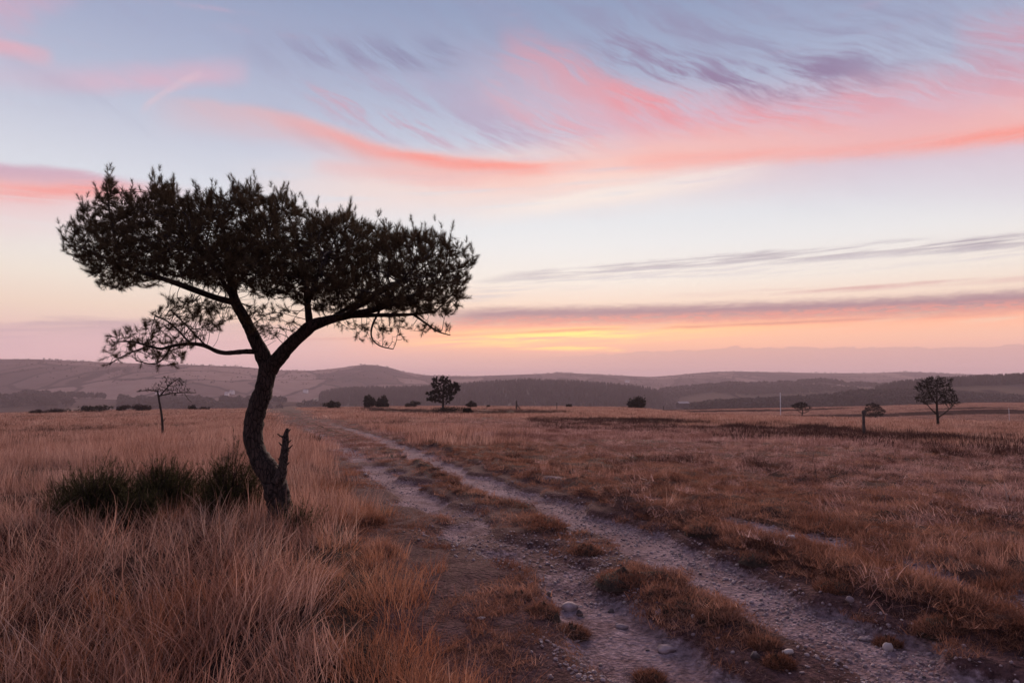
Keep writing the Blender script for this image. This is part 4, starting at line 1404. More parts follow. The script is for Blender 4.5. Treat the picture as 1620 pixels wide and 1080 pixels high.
subs = [L3([(370, 478, 0, 11), (352, 475, -0.05, 10), (293, 453, -0.15, 9), (247, 437, -0.2, 7), (210, 427, -0.2, 5), (170, 410, -0.2, 4), (130, 392, -0.2, 3)]),
        L3([(372, 478, 0, 9), (350, 440, 0.4, 7), (320, 400, 0.7, 5), (290, 370, 0.9, 3)]),
        L3([(368, 462, 0, 9), (360, 430, -0.45, 7), (330, 390, -0.75, 5), (300, 360, -0.95, 3)]),
        L3([(364, 430, 0.05, 8), (390, 395, 0.3, 6), (415, 360, 0.5, 4)]),
        L3([(366, 455, 0, 7), (400, 420, -0.4, 6), (430, 380, -0.7, 4)]),
        L3([(490, 514, -0.1, 13), (487, 487, -0.05, 11), (485, 460, 0, 9), (478, 420, 0.05, 7), (470, 380, 0.1, 4)]),
        L3([(487, 470, 0, 8), (520, 440, 0.4, 6), (550, 405, 0.6, 4)]),
        L3([(487, 480, 0, 8), (500, 440, -0.5, 6), (520, 400, -0.8, 4)]),
        L3([(520, 506, -0.15, 8), (560, 480, 0.2, 7), (617, 455, 0.5, 5), (667, 425, 0.6, 3)]),
        L3([(540, 502, -0.18, 8), (590, 470, -0.6, 6), (640, 440, -0.8, 4)]),
        L3([(555, 500, -0.2, 7), (610, 498, -0.15, 6), (653, 498, -0.1, 4.5), (690, 492, -0.1, 3)]),
        L3([(190, 418, -0.2, 4), (180, 370, -0.2, 3.5), (172, 330, -0.2, 3), (170, 300, -0.2, 2)])]
low_left = L3([(411, 556, 0.03, 9), (385, 556, -0.05, 8), (355, 559, -0.12, 7), (340, 555, -0.15, 7), (325, 546, -0.2, 6), (305, 543, -0.22, 5.5), (275, 546, -0.25, 5), (255, 553, -0.25, 4), (235, 547, -0.25, 3.4),
               (210, 540, -0.25, 2.6), (185, 540, -0.25, 2)])
hang1 = L3([(600, 492, -0.2, 4), (588, 515, -0.25, 3), (586, 535, -0.25, 2.4), (600, 548, -0.25, 2), (622, 552, -0.25, 1.6)])
hang2 = L3([(655, 498, -0.1, 4), (675, 512, -0.1, 3), (692, 525, -0.1, 2.4), (712, 530, -0.1, 1.6)])
low_tw = [L3([(300, 543, -0.22, 4), (285, 525, -0.15, 3), (262, 505, -0.1, 2.4), (245, 500, -0.1, 2)]), L3([(325, 546, -0.2, 3), (300, 520, 0.1, 2.5), (270, 490, 0.15, 2)]),
          L3([(270, 548, -0.25, 3), (262, 565, -0.3, 2.4), (245, 578, -0.3, 2), (215, 570, -0.3, 1.8)]), L3([(235, 547, -0.25, 2.4), (200, 560, -0.3, 2), (172, 576, -0.3, 1.6)])]
crown_poly = [(88, 388), (97, 362), (112, 345), (135, 325), (150, 318), (158, 296), (168, 282), (184, 288), (186, 312), (198, 330), (214, 318), (230, 296), (258, 292), (280, 312), (300, 312), (325, 302), (345, 312),
              (372, 296), (400, 296), (420, 316), (448, 304), (466, 322), (500, 346), (530, 340), (552, 330), (560, 346), (582, 346), (602, 368), (625, 362), (650, 372), (680, 364), (705, 370), (722, 386),
              (742, 402), (753, 420), (740, 452), (738, 484), (712, 502), (660, 500), (600, 492), (545, 498), (500, 498), (470, 478), (440, 470), (410, 476), (380, 460), (350, 466), (300, 448), (262, 438), (230, 448),
              (196, 460), (160, 464), (150, 448), (128, 424), (104, 402)]
rp = np.random.default_rng(21)
at_crown = crown_points(crown_poly, 15000, DT, 1.5, 420, 440, 330, rp, 0.30, 26.0, -0.27)
low_poly = [(160, 528), (190, 520), (232, 505), (250, 482), (285, 478), (330, 488), (350, 510), (335, 535), (300, 555), (290, 575), (268, 590), (235, 588), (205, 570), (165, 578), (160, 560)]
at_low = crown_points(low_poly, 900, DT, 0.5, 255, 540, 95, rp)
mid_poly = [(255, 470), (330, 470), (400, 478), (470, 490), (470, 520), (440, 545), (420, 540), (390, 500), (340, 530), (290, 520)]
at_mid = crown_points(mid_poly, 900, DT, 0.6, 370, 505, 100, rp)
hang_poly = [(505, 505), (560, 500), (640, 500), (715, 515), (718, 532), (690, 535), (650, 522), (632, 552), (600, 556), (570, 545), (545, 525), (510, 525)]
at_hang = crown_points(hang_poly, 300, DT, 0.35, 610, 520, 105, rp)
attr = np.vstack([at_crown, at_low, at_mid, at_hang])
cpos, cpar, crad, cns = colonize([trunk_l, limb_left, limb_right] + subs + [low_left, hang1, hang2] + low_tw, attr, 0.05, 0.8, 0.058, 130, (0, 0, 0.10), 0.16, 5)
cR, ckids = finish(cpos, cpar, crad, cns, 0.0026, 2.5)

pine = empty('pine_tree', tuple(TB))
tag(pine, 'large windswept pine with a bent dark trunk and flat spreading crown beside the track', 'tree')
off = TB


def dense(Lp, k=5):
    s = np.concatenate([[0], np.cumsum(np.linalg.norm(np.diff(Lp[:, :3], axis=0), axis=1))])
    ss = np.linspace(0, s[-1], len(Lp) * k)
    q = np.stack([np.interp(ss, s, Lp[:, j]) for j in range(4)], -1)
    for _ in range(k):
        q[1:-1] = 0.25 * q[:-2] + 0.5 * q[1:-1] + 0.25 * q[2:]
    return q


mb = MB()
q = dense(trunk_l, 8)
mb.tube(q[:, :3] - off, q[:, 3], 22, True, 0.10, 2.0)
for a in range(5):                                  # root flare
    th = a * 1.26 + 0.4
    b0 = trunk_l[1, :3] - off
    d = np.array((math.cos(th), math.sin(th), 0))
    rr = trunk_l[1, 3]
    mb.tube(np.array([b0 + d * rr * 0.5 + (0, 0, 0.16), b0 + d * rr * 0.95 + (0, 0, 0.05), b0 + d * rr * 1.6 + (0, 0, -0.06)]), [rr * 0.5, rr * 0.42, rr * 0.2], 8, True, 0.1, a)
obj('trunk', mb.mesh('trunk', True), M_BARK, pine)
for i, Lp in enumerate((limb_left, limb_right, low_left)):
    mb = MB()
    q = dense(Lp, 6)
    mb.tube(q[:, :3] - off, np.maximum(q[:, 3], 0.004), 14, True, 0.10, 5.0 + i)
    obj('limb', mb.mesh('limb', True), M_BARK, pine)
# dead snag beside the trunk
mb = MB()
sn = dense(L3([(440, 764, -0.10, 18), (447, 744, -0.13, 15), (449, 722, -0.14, 11.5), (452, 704, -0.14, 10), (451, 688, -0.14, 8.5), (455, 678, -0.14, 5)]), 5)
mb.tube(sn[:, :3] - off, sn[:, 3], 12, True, 0.16, 9.0)
rs = np.random.default_rng(3)
for k, (px_, py_, sx, ln) in enumerate([(449, 724, 1, 12), (452, 712, 1, 16), (449, 706, -1, 11), (452, 702, 1, 11), (450, 692, -1, 11), (453, 684, 1, 9), (447, 730, -1, 9), (450, 737, 1, 12), (450, 718, 1, 9), (450, 696, 1, 9)]):
    p0 = P(px_, py_, DT - 0.14) - off
    dvec = np.array((sx * 0.8, rs.uniform(-0.7, 0.4), 0.45)) * ln * PXM
    mb.tube(np.array([p0, p0 + dvec * 0.6, p0 + dvec + (0, 0, 0.01)]), [0.012, 0.008, 0.004], 6, True)
tag(obj('dead_snag', mb.mesh('dead_snag', True), M_DEADWOOD, pine), 'broken dead stem with short twig stubs')
# branches and twigs
mb = MB()
root_kids = [k for i in range(cns) for k in ckids[i] if k >= cns]
sub_start = len(dense(trunk_l, 1))
for path in chains(cpos, cpar, cR, ckids, root_kids):
    p = smooth_path(cpos[path]) - off
    r = cR[path].copy()
    r[0] = r[1]
    mb.tube(p, r, 3 if r.max() < 0.007 else 5, False)
for Lp in subs + [hang1, hang2] + low_tw:
    q = dense(Lp, 4)
    mb.tube(q[:, :3] - off, np.maximum(q[:, 3], 0.003), 8, True, 0.06, 1.0)
obj('branch', mb.mesh('branch', True), M_TWIG, pine)
# needles at the ends
n = len(cpos)
dep = np.zeros(n, int)
for i in range(n - 1, -1, -1):
    if cpar[i] >= 0:
        dep[cpar[i]] = max(dep[cpar[i]], dep[i] + 1)
px_, py_ = to_pix(cpos[:, 0], cpos[:, 1], cpos[:, 2])
in_crown = inside(np.array(crown_poly) * 1.0, px_, np.clip(py_, 0, 1080))
rn = np.random.default_rng(8)
hi = rn.uniform(0, 1, n)
isn = np.arange(n) >= cns
yy = np.interp(px_, [90, 160, 300, 420, 520, 620, 750], [440, 455, 440, 450, 485, 512, 508])     # below this row the crown is bare
upper = sstep(yy - py_, -45, 40)
low = (px_ < 345) & (py_ > 475)
nearest = (dep == 0) & (hi < 0.5 + 0.5 * upper + 0.3 * low)
second = (dep == 1) & (hi < 0.10 + 0.8 * upper + 0.2 * low)
third = ((dep == 2) & (hi < 0.03 + 0.85 * upper)) | ((dep == 3) & (hi < 0.6 * upper))
sel = isn & (nearest | second | third)
org = cpos[sel]
dr = nrm(nrm(cpos[sel] - cpos[cpar[sel]]) + np.array((0, 0, 0.55)) * (0.35 + 0.65 * upper[sel])[:, None] + rn.normal(0, 0.18, (sel.sum(), 3)))
mb = MB()
needles(mb, org - off - dr * 0.03, dr, rn.uniform(0.05, 0.10, len(org)), 62, 0.052, 0.0031, 0.82, 4)
# upright sprays standing out of the top
top_i = np.where(isn & (dep == 0) & (upper > 0.9))[0]
ptop = np.interp(px_[top_i], [p_[0] for p_ in crown_poly[:35]], [p_[1] for p_ in crown_poly[:35]])
top_i = top_i[(py_[top_i] - ptop) < 22]
top_i = rn.choice(top_i, min(130, len(top_i)), replace=False)
for i in top_i:
    k_ = rn.integers(2, 5)
    d0 = nrm(np.array((rn.normal(0, 0.25), rn.normal(0, 0.2), 1.0)))
    L_ = rn.uniform(0.06, 0.15)
    o_ = cpos[i] - off
    oo = np.array([o_ + d0 * L_ * f_ for f_ in np.linspace(0.1, 1.0, k_)])
    dd = nrm(np.tile(d0, (k_, 1)) + rn.normal(0, 0.35, (k_, 3)))
    dd[-1] = d0
    needles(mb, oo, dd, np.full(k_, 0.06), 44, 0.045, 0.0032, 0.75, int(i))
obj('crown', mb.mesh('crown', False, 'tint'), M_NEEDLE, pine)



# ------------------------------------------------------------------ smaller trees
def small_tree(name, label, cat, base, trunk, poly, n, depth, step, tuftL, k, nlen, nw, mat, tip=0.004, cx=None, extra=(), seed=2, infl=None, kill=None, bare=0.0, group=None, spread=0.7, lev=1):
    b = G(*base)
    D = float(b[1])
    m = D / F

    def l3(pts): return np.array([[*P(x, y, D + c), w * m * 0.5] for x, y, c, w in pts])
    rnd = np.random.default_rng(seed)
    poly = np.array(poly, float)
    c = poly.mean(0)
    H = np.ptp(poly[:, 1]) * m
    at = crown_points(poly, n, D, depth, c[0], c[1], 1, rnd, 0.0, np.ptp(poly[:, 0]) / 7.0, -0.12)
    seeds = [l3(trunk)] + [l3(e) for e in extra]
    p, par, rad, ns = colonize(seeds, at, step, infl or step * 14, kill or step * 1.7, 90, (0, 0, 0.06), 0.2, seed)
    R, kids = finish(p, par, rad, ns, tip, 2.4)
    root = empty(name, tuple(b))
    tag(root, label, cat, group)
    mb = MB()
    q = dense(l3(trunk), 4)
    q[0, 2] -= 0.1
    mb.tube(q[:, :3] - b, q[:, 3], 9, True, 0.1, seed)
    obj('trunk', mb.mesh('trunk', True), M_TWIG, root)
    for e in extra:
        mb = MB()
        q = dense(l3(e), 4)
        mb.tube(q[:, :3] - b, np.maximum(q[:, 3], tip), 6, True)
        obj('limb', mb.mesh('limb', True), M_TWIG, root)
    mb = MB()
    for path in chains(p, par, R, kids, [kk for i in range(ns) for kk in kids[i] if kk >= ns]):
        mb.tube(smooth_path(p[path]) - b, R[path], 3, False)
    obj('branch', mb.mesh('branch', True), M_TWIG, root)
    nn = len(p)
    dep = np.zeros(nn, int)
    for i in range(nn - 1, -1, -1):
        if par[i] >= 0: dep[par[i]] = max(dep[par[i]], dep[i] + 1)
    sel = (np.arange(nn) >= ns) & (dep <= lev) & (rnd.uniform(0, 1, nn) > bare)
    o = p[sel]
    dr = nrm(nrm(o - p[par[sel]]) + (0, 0, 0.35))
    mb = MB()
    needles(mb, o - b, dr, tuftL, k, nlen, nw, spread, seed)
    obj('crown', mb.mesh('crown', False, 'tint'), mat, root)
    return root


small_tree('young_pine', 'small thin-stemmed bare pine standing alone in the left meadow', 'tree', (256, 697),
           [(256, 697, 0, 4.6), (257, 680, 0, 4.2), (257, 665, 0, 3.6), (254, 645, 0, 3.2), (251, 628, 0, 2.8), (249, 618, 0, 2.4)],
           [(212, 620), (232, 610), (246, 602), (258, 596), (275, 594), (292, 594), (299, 602), (294, 612), (310, 619), (312, 624), (290, 626), (262, 630), (245, 622)],
           520, 0.6, 0.055, 0.06, 8, 0.07, 0.016, M_DARKLEAF, 0.009, bare=0.45, seed=6,
           extra=[[(251, 628, 0, 2), (262, 616, -.1, 1.8), (272, 605, -.15, 1.4), (285, 597, -.15, 1)], [(252, 626, 0, 2), (268, 622, .1, 1.7), (288, 621, .15, 1.4), (310, 621, .15, 1)],
                  [(249, 618, 0, 1.6), (236, 617, .1, 1.4), (216, 619, .1, .9)], [(257, 668, 0, 1.3), (262, 661, 0, .7)], [(292, 622, .15, 1), (298, 632, .15, .8), (304, 636, .15, .6)]])
small_tree('heath_tree', 'tall open-branched tree standing on the right-hand heath beyond the short post', 'tree', (1484, 674),
           [(1484, 674, 0, 4.4), (1483, 660, 0, 3.8), (1482, 640, 0, 3), (1482, 620, 0, 2.2), (1483, 605, 0, 1.4)],
           [(1447, 614), (1452, 604), (1464, 600), (1466, 596), (1482, 595), (1490, 596), (1500, 602), (1507, 599), (1504, 612), (1510, 620), (1517, 628), (1519, 637), (1508, 645), (1494, 640), (1480, 634), (1470, 642), (1460, 640), (1446, 633), (1455, 622)],
           3000, 2.2, 0.13, 0.22, 20, 0.11, 0.034, M_DARKLEAF, 0.015, bare=0.15, seed=9, lev=2,
           extra=[[(1484, 660, 0, 2.6), (1492, 655, 0, 2), (1503, 646, 0, 1.4), (1510, 638, 0, 1)], [(1483, 656, 0, 2.2), (1474, 648, 0, 1.8), (1467, 640, 0, 1.2)],
                  [(1482, 640, 0, 2), (1470, 620, .5, 1.4)], [(1482, 636, 0, 2), (1496, 618, -.5, 1.4)]])
small_tree('horizon_tree', 'dense dark layered tree on the horizon, tallest in the middle of the view', 'tree', (701, 650),
           [(701, 650, 0, 4.5), (701, 640, 0, 4), (701, 620, 0, 3), (702, 602, 0, 1.5)],
           [(672, 624), (682, 620), (688, 616), (681, 608), (684, 600), (696, 595), (708, 597), (716, 604), (726, 609), (727, 618), (716, 627), (718, 635), (706, 640), (688, 640), (674, 633), (686, 628)],
           2200, 2.6, 0.26, 0.30, 14, 0.42, 0.26, M_DARKLEAF, 0.02, seed=12)
small_tree('flat_topped_thorn', 'small flat-topped thorn tree left of the short post on the right', 'tree', (1269, 656),
           [(1269, 656, 0, 2), (1270, 650, 0, 1.6), (1268, 645, 0, 1.2)],
           [(1250, 642), (1258, 638), (1268, 636), (1276, 638), (1284, 646), (1278, 649), (1268, 648), (1258, 647)],
           1500, 0.9, 0.13, 0.2, 20, 0.20, 0.10, M_DARKLEAF, 0.02, seed=14, lev=2, extra=[[(1269, 654, 0, 1.2), (1260, 648, 0, 1)], [(1269, 654, 0, 1.2), (1280, 650, 0, 1)]])
small_tree('bushy_thorn', 'bushy dark thorn tree right behind the short wooden post', 'tree', (1385, 660),
           [(1385, 660, 0, 2), (1385, 655, 0, 1.6), (1384, 648, 0, 1.2)],
           [(1366, 648), (1370, 640), (1380, 637), (1391, 640), (1395, 646), (1403, 650), (1396, 658), (1378, 660), (1366, 657)],
           1800, 0.9, 0.12, 0.2, 22, 0.20, 0.10, M_DARKLEAF, 0.016, seed=15, lev=2)


# ------------------------------------------------------------------ bushes on the heath edge
def bush(label, px, py, w, h, mat, seed, lumps=3, leaf=1.0, ragged=0.25, name='bush', cat='bush', group=None, n=1400, stem=True):
    b = G(px, py)
    D = float(b[1])
    m = D / F
    r = np.random.default_rng(seed)
    W, H = w * m, h * m
    root = empty(name, tuple(b))
    tag(root, label, cat, group)
    mb = MB()
    tips = []
    for s in range(7):
        a = r.uniform(0, 6.28)
        e = np.array((math.cos(a) * W * 0.34 * r.uniform(0.3, 1), math.sin(a) * W * 0.3, H * r.uniform(0.45, 0.75)))
        mb.tube(np.array([(0, 0, -0.1), e * 0.4 + (0, 0, 0.1 * H), e]), [H * 0.035, H * 0.022, H * 0.01], 5)
    obj('stem', mb.mesh('stem', True), M_TWIG, root)
    mb = MB()
    cs = [np.array((r.uniform(-0.36, 0.36) * W, r.uniform(-0.25, 0.25) * W, H * r.uniform(0.12, 0.58))) for _ in range(lumps * 4)] + [np.array((0, 0, H * 0.55))]
    rad = [np.array((W * r.uniform(0.08, 0.24), W * r.uniform(0.1, 0.24), H * r.uniform(0.16, 0.42))) for _ in cs]
    per = n // len(cs)
    for c_, rr in zip(cs, rad):
        d = nrm(r.normal(0, 1, (per, 3)))
        q = c_ + d * rr * (r.uniform(0.35, 1.0, (per, 1)) ** 0.5) * (1 + r.normal(0, ragged * 0.6, (per, 1)))
        q[:, 2] = np.abs(q[:, 2])
        sz = leaf * 0.055 * min(W, H)
        tri = q[:, None] + r.normal(0, sz, (per, 3, 3)) + np.array((0, 0, sz * 0.5))
        mb.add(tri.reshape(-1, 3), np.arange(per * 3).reshape(-1, 3), None, np.repeat(np.clip(r.uniform(0, 0.7, per) + 0.3 * d[:, 2], 0, 1), 3))
    obj('foliage', mb.mesh('foliage', False, 'tint'), mat, root)
    return root


for i, (px_, py_, w_, h_, mt, lab) in enumerate([
        (525, 640, 28, 13, M_DARKLEAF, 'low dark bush on the horizon, nearest the far end of the track'),
        (583, 640, 26, 20, M_DARKLEAF, 'taller left half of the pair of dark bushes on the horizon'),
        (606, 640, 22, 19, M_DARKLEAF, 'right half of the pair of dark bushes on the horizon'),
        (654, 641, 26, 11, M_DARKLEAF, 'low dark bush just left of the layered horizon tree'),
        (746, 642, 18, 11, M_DARKLEAF, 'small leaning bush just right of the layered horizon tree'),
        (773, 641, 9, 5, M_DARKLEAF, 'tiny bush between the leaning bush and the braced post'),
        (712, 652, 60, 10, M_DARKLEAF, 'dark scrub around the foot of the layered horizon tree'),
        (740, 654, 16, 11, M_DARKLEAF, 'small pointed bush in the scrub right of the layered tree'),
        (1007, 646, 31, 20, M_DARKLEAF, 'round black bush alone on the skyline right of centre'),
        (900, 644, 10, 6, M_DARKLEAF, 'tiny bush right of the single thin post on the skyline'),
        (143, 638, 66, 12, M_DARKLEAF, 'long low dark bush on the left skyline'),
        (60, 638, 24, 8, M_BUSHLEAF, 'small brown bush nearest the left edge of the skyline'),
        (90, 638, 36, 9, M_BUSHLEAF, 'low brown scrub touching the long dark bush on the left skyline'),
        (195, 638, 22, 11, M_BUSHLEAF, 'brown bush right of the long dark bush on the left skyline'),
        (228, 638, 30, 12, M_BUSHLEAF, 'bare brown scrub left of the small thin pine stem'),
        (306, 638, 18, 9, M_DARKLEAF, 'little dark dome-shaped bush right of the small thin pine'),
        (322, 639, 22, 6, M_BUSHLEAF, 'faint brown scrub between the small pine and the big trunk')]):
    bush(lab, px_, py_, w_, h_, mt, 100 + i, 2 if w_ < 30 else 4, 1.25)

# gorse among the tall grass
def gorse(label, px, py, w, h, seed, n=1150):
    b = G(px, py)
    m = float(b[1]) / F
    W, H = w * m, h * m
    r = np.random.default_rng(seed)
    root = empty('gorse_bush', tuple(b))
    tag(root, label, 'gorse', 'gorse bushes beside the pine')
    mb = MB()
    d = nrm(r.normal(0, 1, (n, 3))); d[:, 2] = np.abs(d[:, 2])
    lump = 0.74 + 1.0 * fbm(d[:, 0] * 2.2 + seed, d[:, 1] * 2.2, 3) + 0.25 * fbm(d[:, 0] * 5 + seed, d[:, 2] * 5, 2)
    f = r.uniform(0.35, 1.0, n) ** 0.5
    o = d * np.array((W * 0.5, W * 0.42, H * 0.82)) * (lump * f)[:, None]
    dr = nrm(d * np.array((0.7, 0.7, 0.5)) + np.array((0, 0, 0.75)) + r.normal(0, 0.3, (n, 3)))
    L = r.uniform(0.06, 0.20, n) * (0.6 + 0.9 * (d[:, 2] > 0.55)) * r.uniform(0.5, 1.4, n)
    needles(mb, o, dr, L, 26, 0.034, 0.0045, 0.95, seed, r.uniform(0, 0.65, n))
    obj('spines', mb.mesh('spines', False, 'tint'), M_GORSE, root)
    mb = MB()
    for k in range(n // 3):
        mb.tube(np.array([o[k] * 0.25, o[k] * 0.7, o[k] + dr[k] * L[k]]), [0.006, 0.004, 0.002], 3, False)
    obj('stem', mb.mesh('stem', True), M_TWIG, root)
    return root


for i, (a, b_, w_, h_, lab) in enumerate(GORSE):
    gorse(lab, a, b_, w_, h_, 300 + i)
gorse('small round tuft of gorse in front of the middle gorse bush', 222, 830, 48, 38, 310, 500)
gorse('ragged low gorse filling the gap between the leftmost and middle gorse bushes', 205, 806, 70, 40, 320, 360)
gorse('ragged low gorse filling the gap between the middle and tallest gorse bushes', 308, 802, 70, 42, 321, 360)
gorse('thin straggling gorse at the far left end of the gorse row', 100, 815, 62, 44, 322, 260)
gorse('straggling gorse shoots right against the left side of the trunk', 405, 815, 44, 52, 323, 260)
gorse('little dark gorse sprig poking up behind the leftmost gorse bush', 174, 752, 20, 17, 311, 160)
gorse('tiny dark gorse sprig behind the middle gorse bush', 200, 752, 13, 10, 312, 90)
gorse('low dark gorse tuft at the right foot of the pine trunk', 474, 850, 40, 26, 313, 260)

# ================================================================== posts and poles
M_POST = plain_mat('weathered_post', (0.035, 0.024, 0.022), (0.09, 0.064, 0.058), 9.0, 0.9, 0.5, 40.0)
M_WHITE = plain_mat('white_paint', (0.40, 0.38, 0.40), (0.56, 0.53, 0.55), 3.0, 0.6)


def post(label, px, py, h_px, w_px, name='wooden_post', mat=None, lean=0.0, brace=False, cap=False, parts=True):
    b = G(px, py)
    m = float(b[1]) / F
    H, r = h_px * m, w_px * m * 0.5
    root = empty(name, tuple(b))
    tag(root, label, 'post' if name == 'wooden_post' else 'pole')
    mb = MB()
    p = np.array([(0, 0, -0.3), (lean * H * 0.5, 0, H * 0.5), (lean * H, 0, H)])
    mb.tube(p, [r * 1.05, r, r * 0.96], 10, True, 0.05, px)
    obj('shaft', mb.mesh('shaft', True), mat or M_POST, root)
    if cap:
        mb = MB()
        mb.tube(np.array([(lean * H, 0, H - 0.01), (lean * H, 0, H + r * 1.6)]), [r * 1.25, r * 1.15], 10, True)
        obj('cap', mb.mesh('cap', True), mat or M_POST, root)
    if brace:
        mb = MB()
        mb.tube(np.array([(0.0, 0, H * 0.62), (H * 0.55, 0, -0.15)]), [r * 0.62, r * 0.62], 8, True)
        obj('brace', mb.mesh('brace', True), mat or M_POST, root)
    return root


post('short dark wooden marker post in the heather on the right', 1367, 690, 36, 4.6, cap=True)
post('stout dark wooden post with a slanting brace on the skyline', 817, 648, 14, 2.6, brace=True)
post('single thin dark post on the skyline right of the braced post', 881, 648, 11, 1.4)
post('thin fence post on the skyline near the round black bush', 1050, 650, 9, 1.2)
post('tall slender white pole standing beyond the right-hand field', 1235, 656, 58, 1.3, name='white_pole', mat=M_WHITE, cap=True)
post('faint far white pole near the right edge of the view', 1596, 646, 48, 0.7, name='white_pole', mat=M_WHITE)

# a pale-roofed barn and a few far houses
M_ROOF = plain_mat('pale_roof', (0.24, 0.20, 0.20), (0.38, 0.32, 0.32), 0.4)
M_WALL = plain_mat('house_wall', (0.55, 0.50, 0.49), (0.72, 0.66, 0.64), 0.3)
M_DARKW = plain_mat('barn_wall', (0.08, 0.06, 0.06), (0.15, 0.11, 0.11), 0.4)


def house(name, label, cat, P0, w, d, h, roof_h, wall, roof, rz=0.0, group=None):
    root = empty(name, tuple(P0))
    root.rotation_euler = (0, 0, rz)
    tag(root, label, cat, group)
    v = [(sx * w / 2, sy * d / 2, z) for z in (-3, h) for sx, sy in ((-1, -1), (1, -1), (1, 1), (-1, 1))]
    v += [(-w / 2, 0, h + roof_h * 0.96), (w / 2, 0, h + roof_h * 0.96)]
    obj('wall', make_mesh('wall', v, [(4, 7, 8), (5, 9, 6)], [(0, 1, 5, 4), (1, 2, 6, 5), (2, 3, 7, 6), (3, 0, 4, 7)]), wall, root)
    o = 0.5
    rv = []
    for s in (-1, 1):
        for e in (0.0, 0.35):
            rv += [(-w / 2 - o, s * (d / 2 + o), h - 0.3 + e), (w / 2 + o, s * (d / 2 + o), h - 0.3 + e), (w / 2 + o, 0, h + roof_h + e), (-w / 2 - o, 0, h + roof_h + e)]
    q = []
    for k in (0, 8):
        q += [(k, k + 1, k + 2, k + 3), (k + 4, k + 7, k + 6, k + 5), (k, k + 4, k + 5, k + 1), (k, k + 3, k + 7, k + 4), (k + 1, k + 5, k + 6, k + 2)]
    obj('roof', make_mesh('roof', rv, None, q), roof, root)
    return root


def hill_spot(H, px, py):
    """a place on a hill slope seen at the given pixel"""
    X, Y, z, pxs, t = H
    j = int(np.argmin(np.abs(pxs - px)))
    pyv = np.array([to_pix(X[i, j], Y[i, j], z[i, j])[1] for i in range(44)])
    i = int(np.argmin(np.abs(pyv - py)))
    return np.array((X[i, j], Y[i, j], z[i, j]))


bp = P(1080, 640, 700.0)
house('barn', 'long low pale-roofed barn in the dip right of centre', 'barn', bp, 11, 7, 1.6, 1.4, M_DARKW, M_ROOF, 0.25)
for (px_, py_, w_, lab) in [(252, 627, 13, 'tiny pale farmhouse below the left hills, left of the big trunk'), (370, 621, 12, 'tiny pale house close to the left side of the big trunk'),
                            (362, 626, 10, 'lower tiny pale cottage left of the big trunk'), (483, 622, 13, 'tiny pale house right of the big trunk under the rounded hill'),
                            (993, 605, 16, 'tiny bright farmhouse on the far slope above the round black bush')]:
    house('farmhouse', lab, 'house', hill_spot(FAR, px_, py_) + (0, 0, 1), w_, 8, 5, 3, M_WALL, M_ROOF, RNG.uniform(-0.5, 0.5), 'far farmhouses')

# ================================================================== stones
M_STONE = plain_mat('grey_pebble', (0.13, 0.092, 0.097), (0.34, 0.25, 0.262), 14.0, 0.75, 0.25, 60.0)
M_PALESTONE = plain_mat('pale_pebble', (0.28, 0.22, 0.21), (0.46, 0.38, 0.365), 14.0, 0.7, 0.2, 60.0)
M_DARKSTONE = plain_mat('dark_stone', (0.05, 0.036, 0.038), (0.12, 0.092, 0.095), 12.0, 0.8, 0.35, 50.0)


def stone_mesh(seed, sub=2, flat=0.6, angular=0.0):
    import bmesh
    bm = bmesh.new()
    bmesh.ops.create_icosphere(bm, subdivisions=sub, radius=0.5)
    me = bpy.data.meshes.new('stone')
    bm.to_mesh(me)
    bm.free()
    n = len(me.vertices)
    v = np.zeros(n * 3, np.float32)
    me.vertices.foreach_get('co', v)
    v = v.reshape(-1, 3)
    r = np.random.default_rng(seed)
    o = r.uniform(0, 50)
    if angular:
        for k in range(7):
            dd = nrm(r.normal(0, 1, 3))
            h = r.uniform(0.26, 0.40)
            s = v @ dd
            v = v - np.where(s > h, s - h, 0)[:, None] * dd * angular
    v = v * (1 + 0.5 * fbm(v[:, 0] * 2 + o, v[:, 1] * 2 + v[:, 2] * 1.7, 2))[:, None]
    v = v * np.array((1.0, r.uniform(0.65, 0.9), flat * r.uniform(0.8, 1.15)))
    me.vertices.foreach_set('co', v.astype(np.float32).ravel())
    me.polygons.foreach_set('use_smooth', np.full(len(me.polygons), not angular))
    me.update()
    return me


C_PEB = add_variants('pebble', [stone_mesh(i, 1, 0.6, 0.3 if i % 3 == 0 else 0.0) for i in range(8)], M_STONE)
C_PEBP = add_variants('pale_pebble', [stone_mesh(20 + i, 1, 0.6) for i in range(5)], M_PALESTONE)


def gravel(name, coll, n, d0, d1, s0, s1, thr, label, p=1.9):
    x, y = cand(n, d0, d1, -30, 49, p)
    Z = zones(x, y)
    edge = np.exp(-((np.abs(Z['dR']) - 0.42) / 0.16) ** 2) + np.exp(-((np.abs(Z['dL']) - 0.35) / 0.2) ** 2) * 0.7 + Z['rf'] * 0.8
    w = np.clip(Z['grav'] * 0.35 + edge * 0.7 * (Z['verge'] > 0.3) + 0.05 * (Z['verge'] > 0.5), 0, 1) * (1 - np.clip(Z['turf'], 0, 1) * 0.8) * (Z['tall'] < 0.3)
    w = w * sstep(fbm(x * 1.1 + 60, y * 1.1, 3), -0.45, 0.25)
    k = w > thr + RNG.uniform(0, 0.8, len(x))
    x, y = x[k], y[k]
    s = s0 * (s1 / s0) ** (RNG.uniform(0, 1, len(x)) ** 1.8)
    scatter(name, coll, np.stack([x, y, zg(x, y) + s * 0.10], -1), rots(len(x), 0.3), s, label, 'gravel')


gravel('gravel', C_PEB, 190000, 2.4, 30, 0.009, 0.042, 0.05, 'loose grey gravel and pebbles lying in the wheel ruts')
gravel('pale_gravel', C_PEBP, 10000, 2.4, 26, 0.010, 0.035, 0.05, 'scattered pale pebbles among the grey gravel')


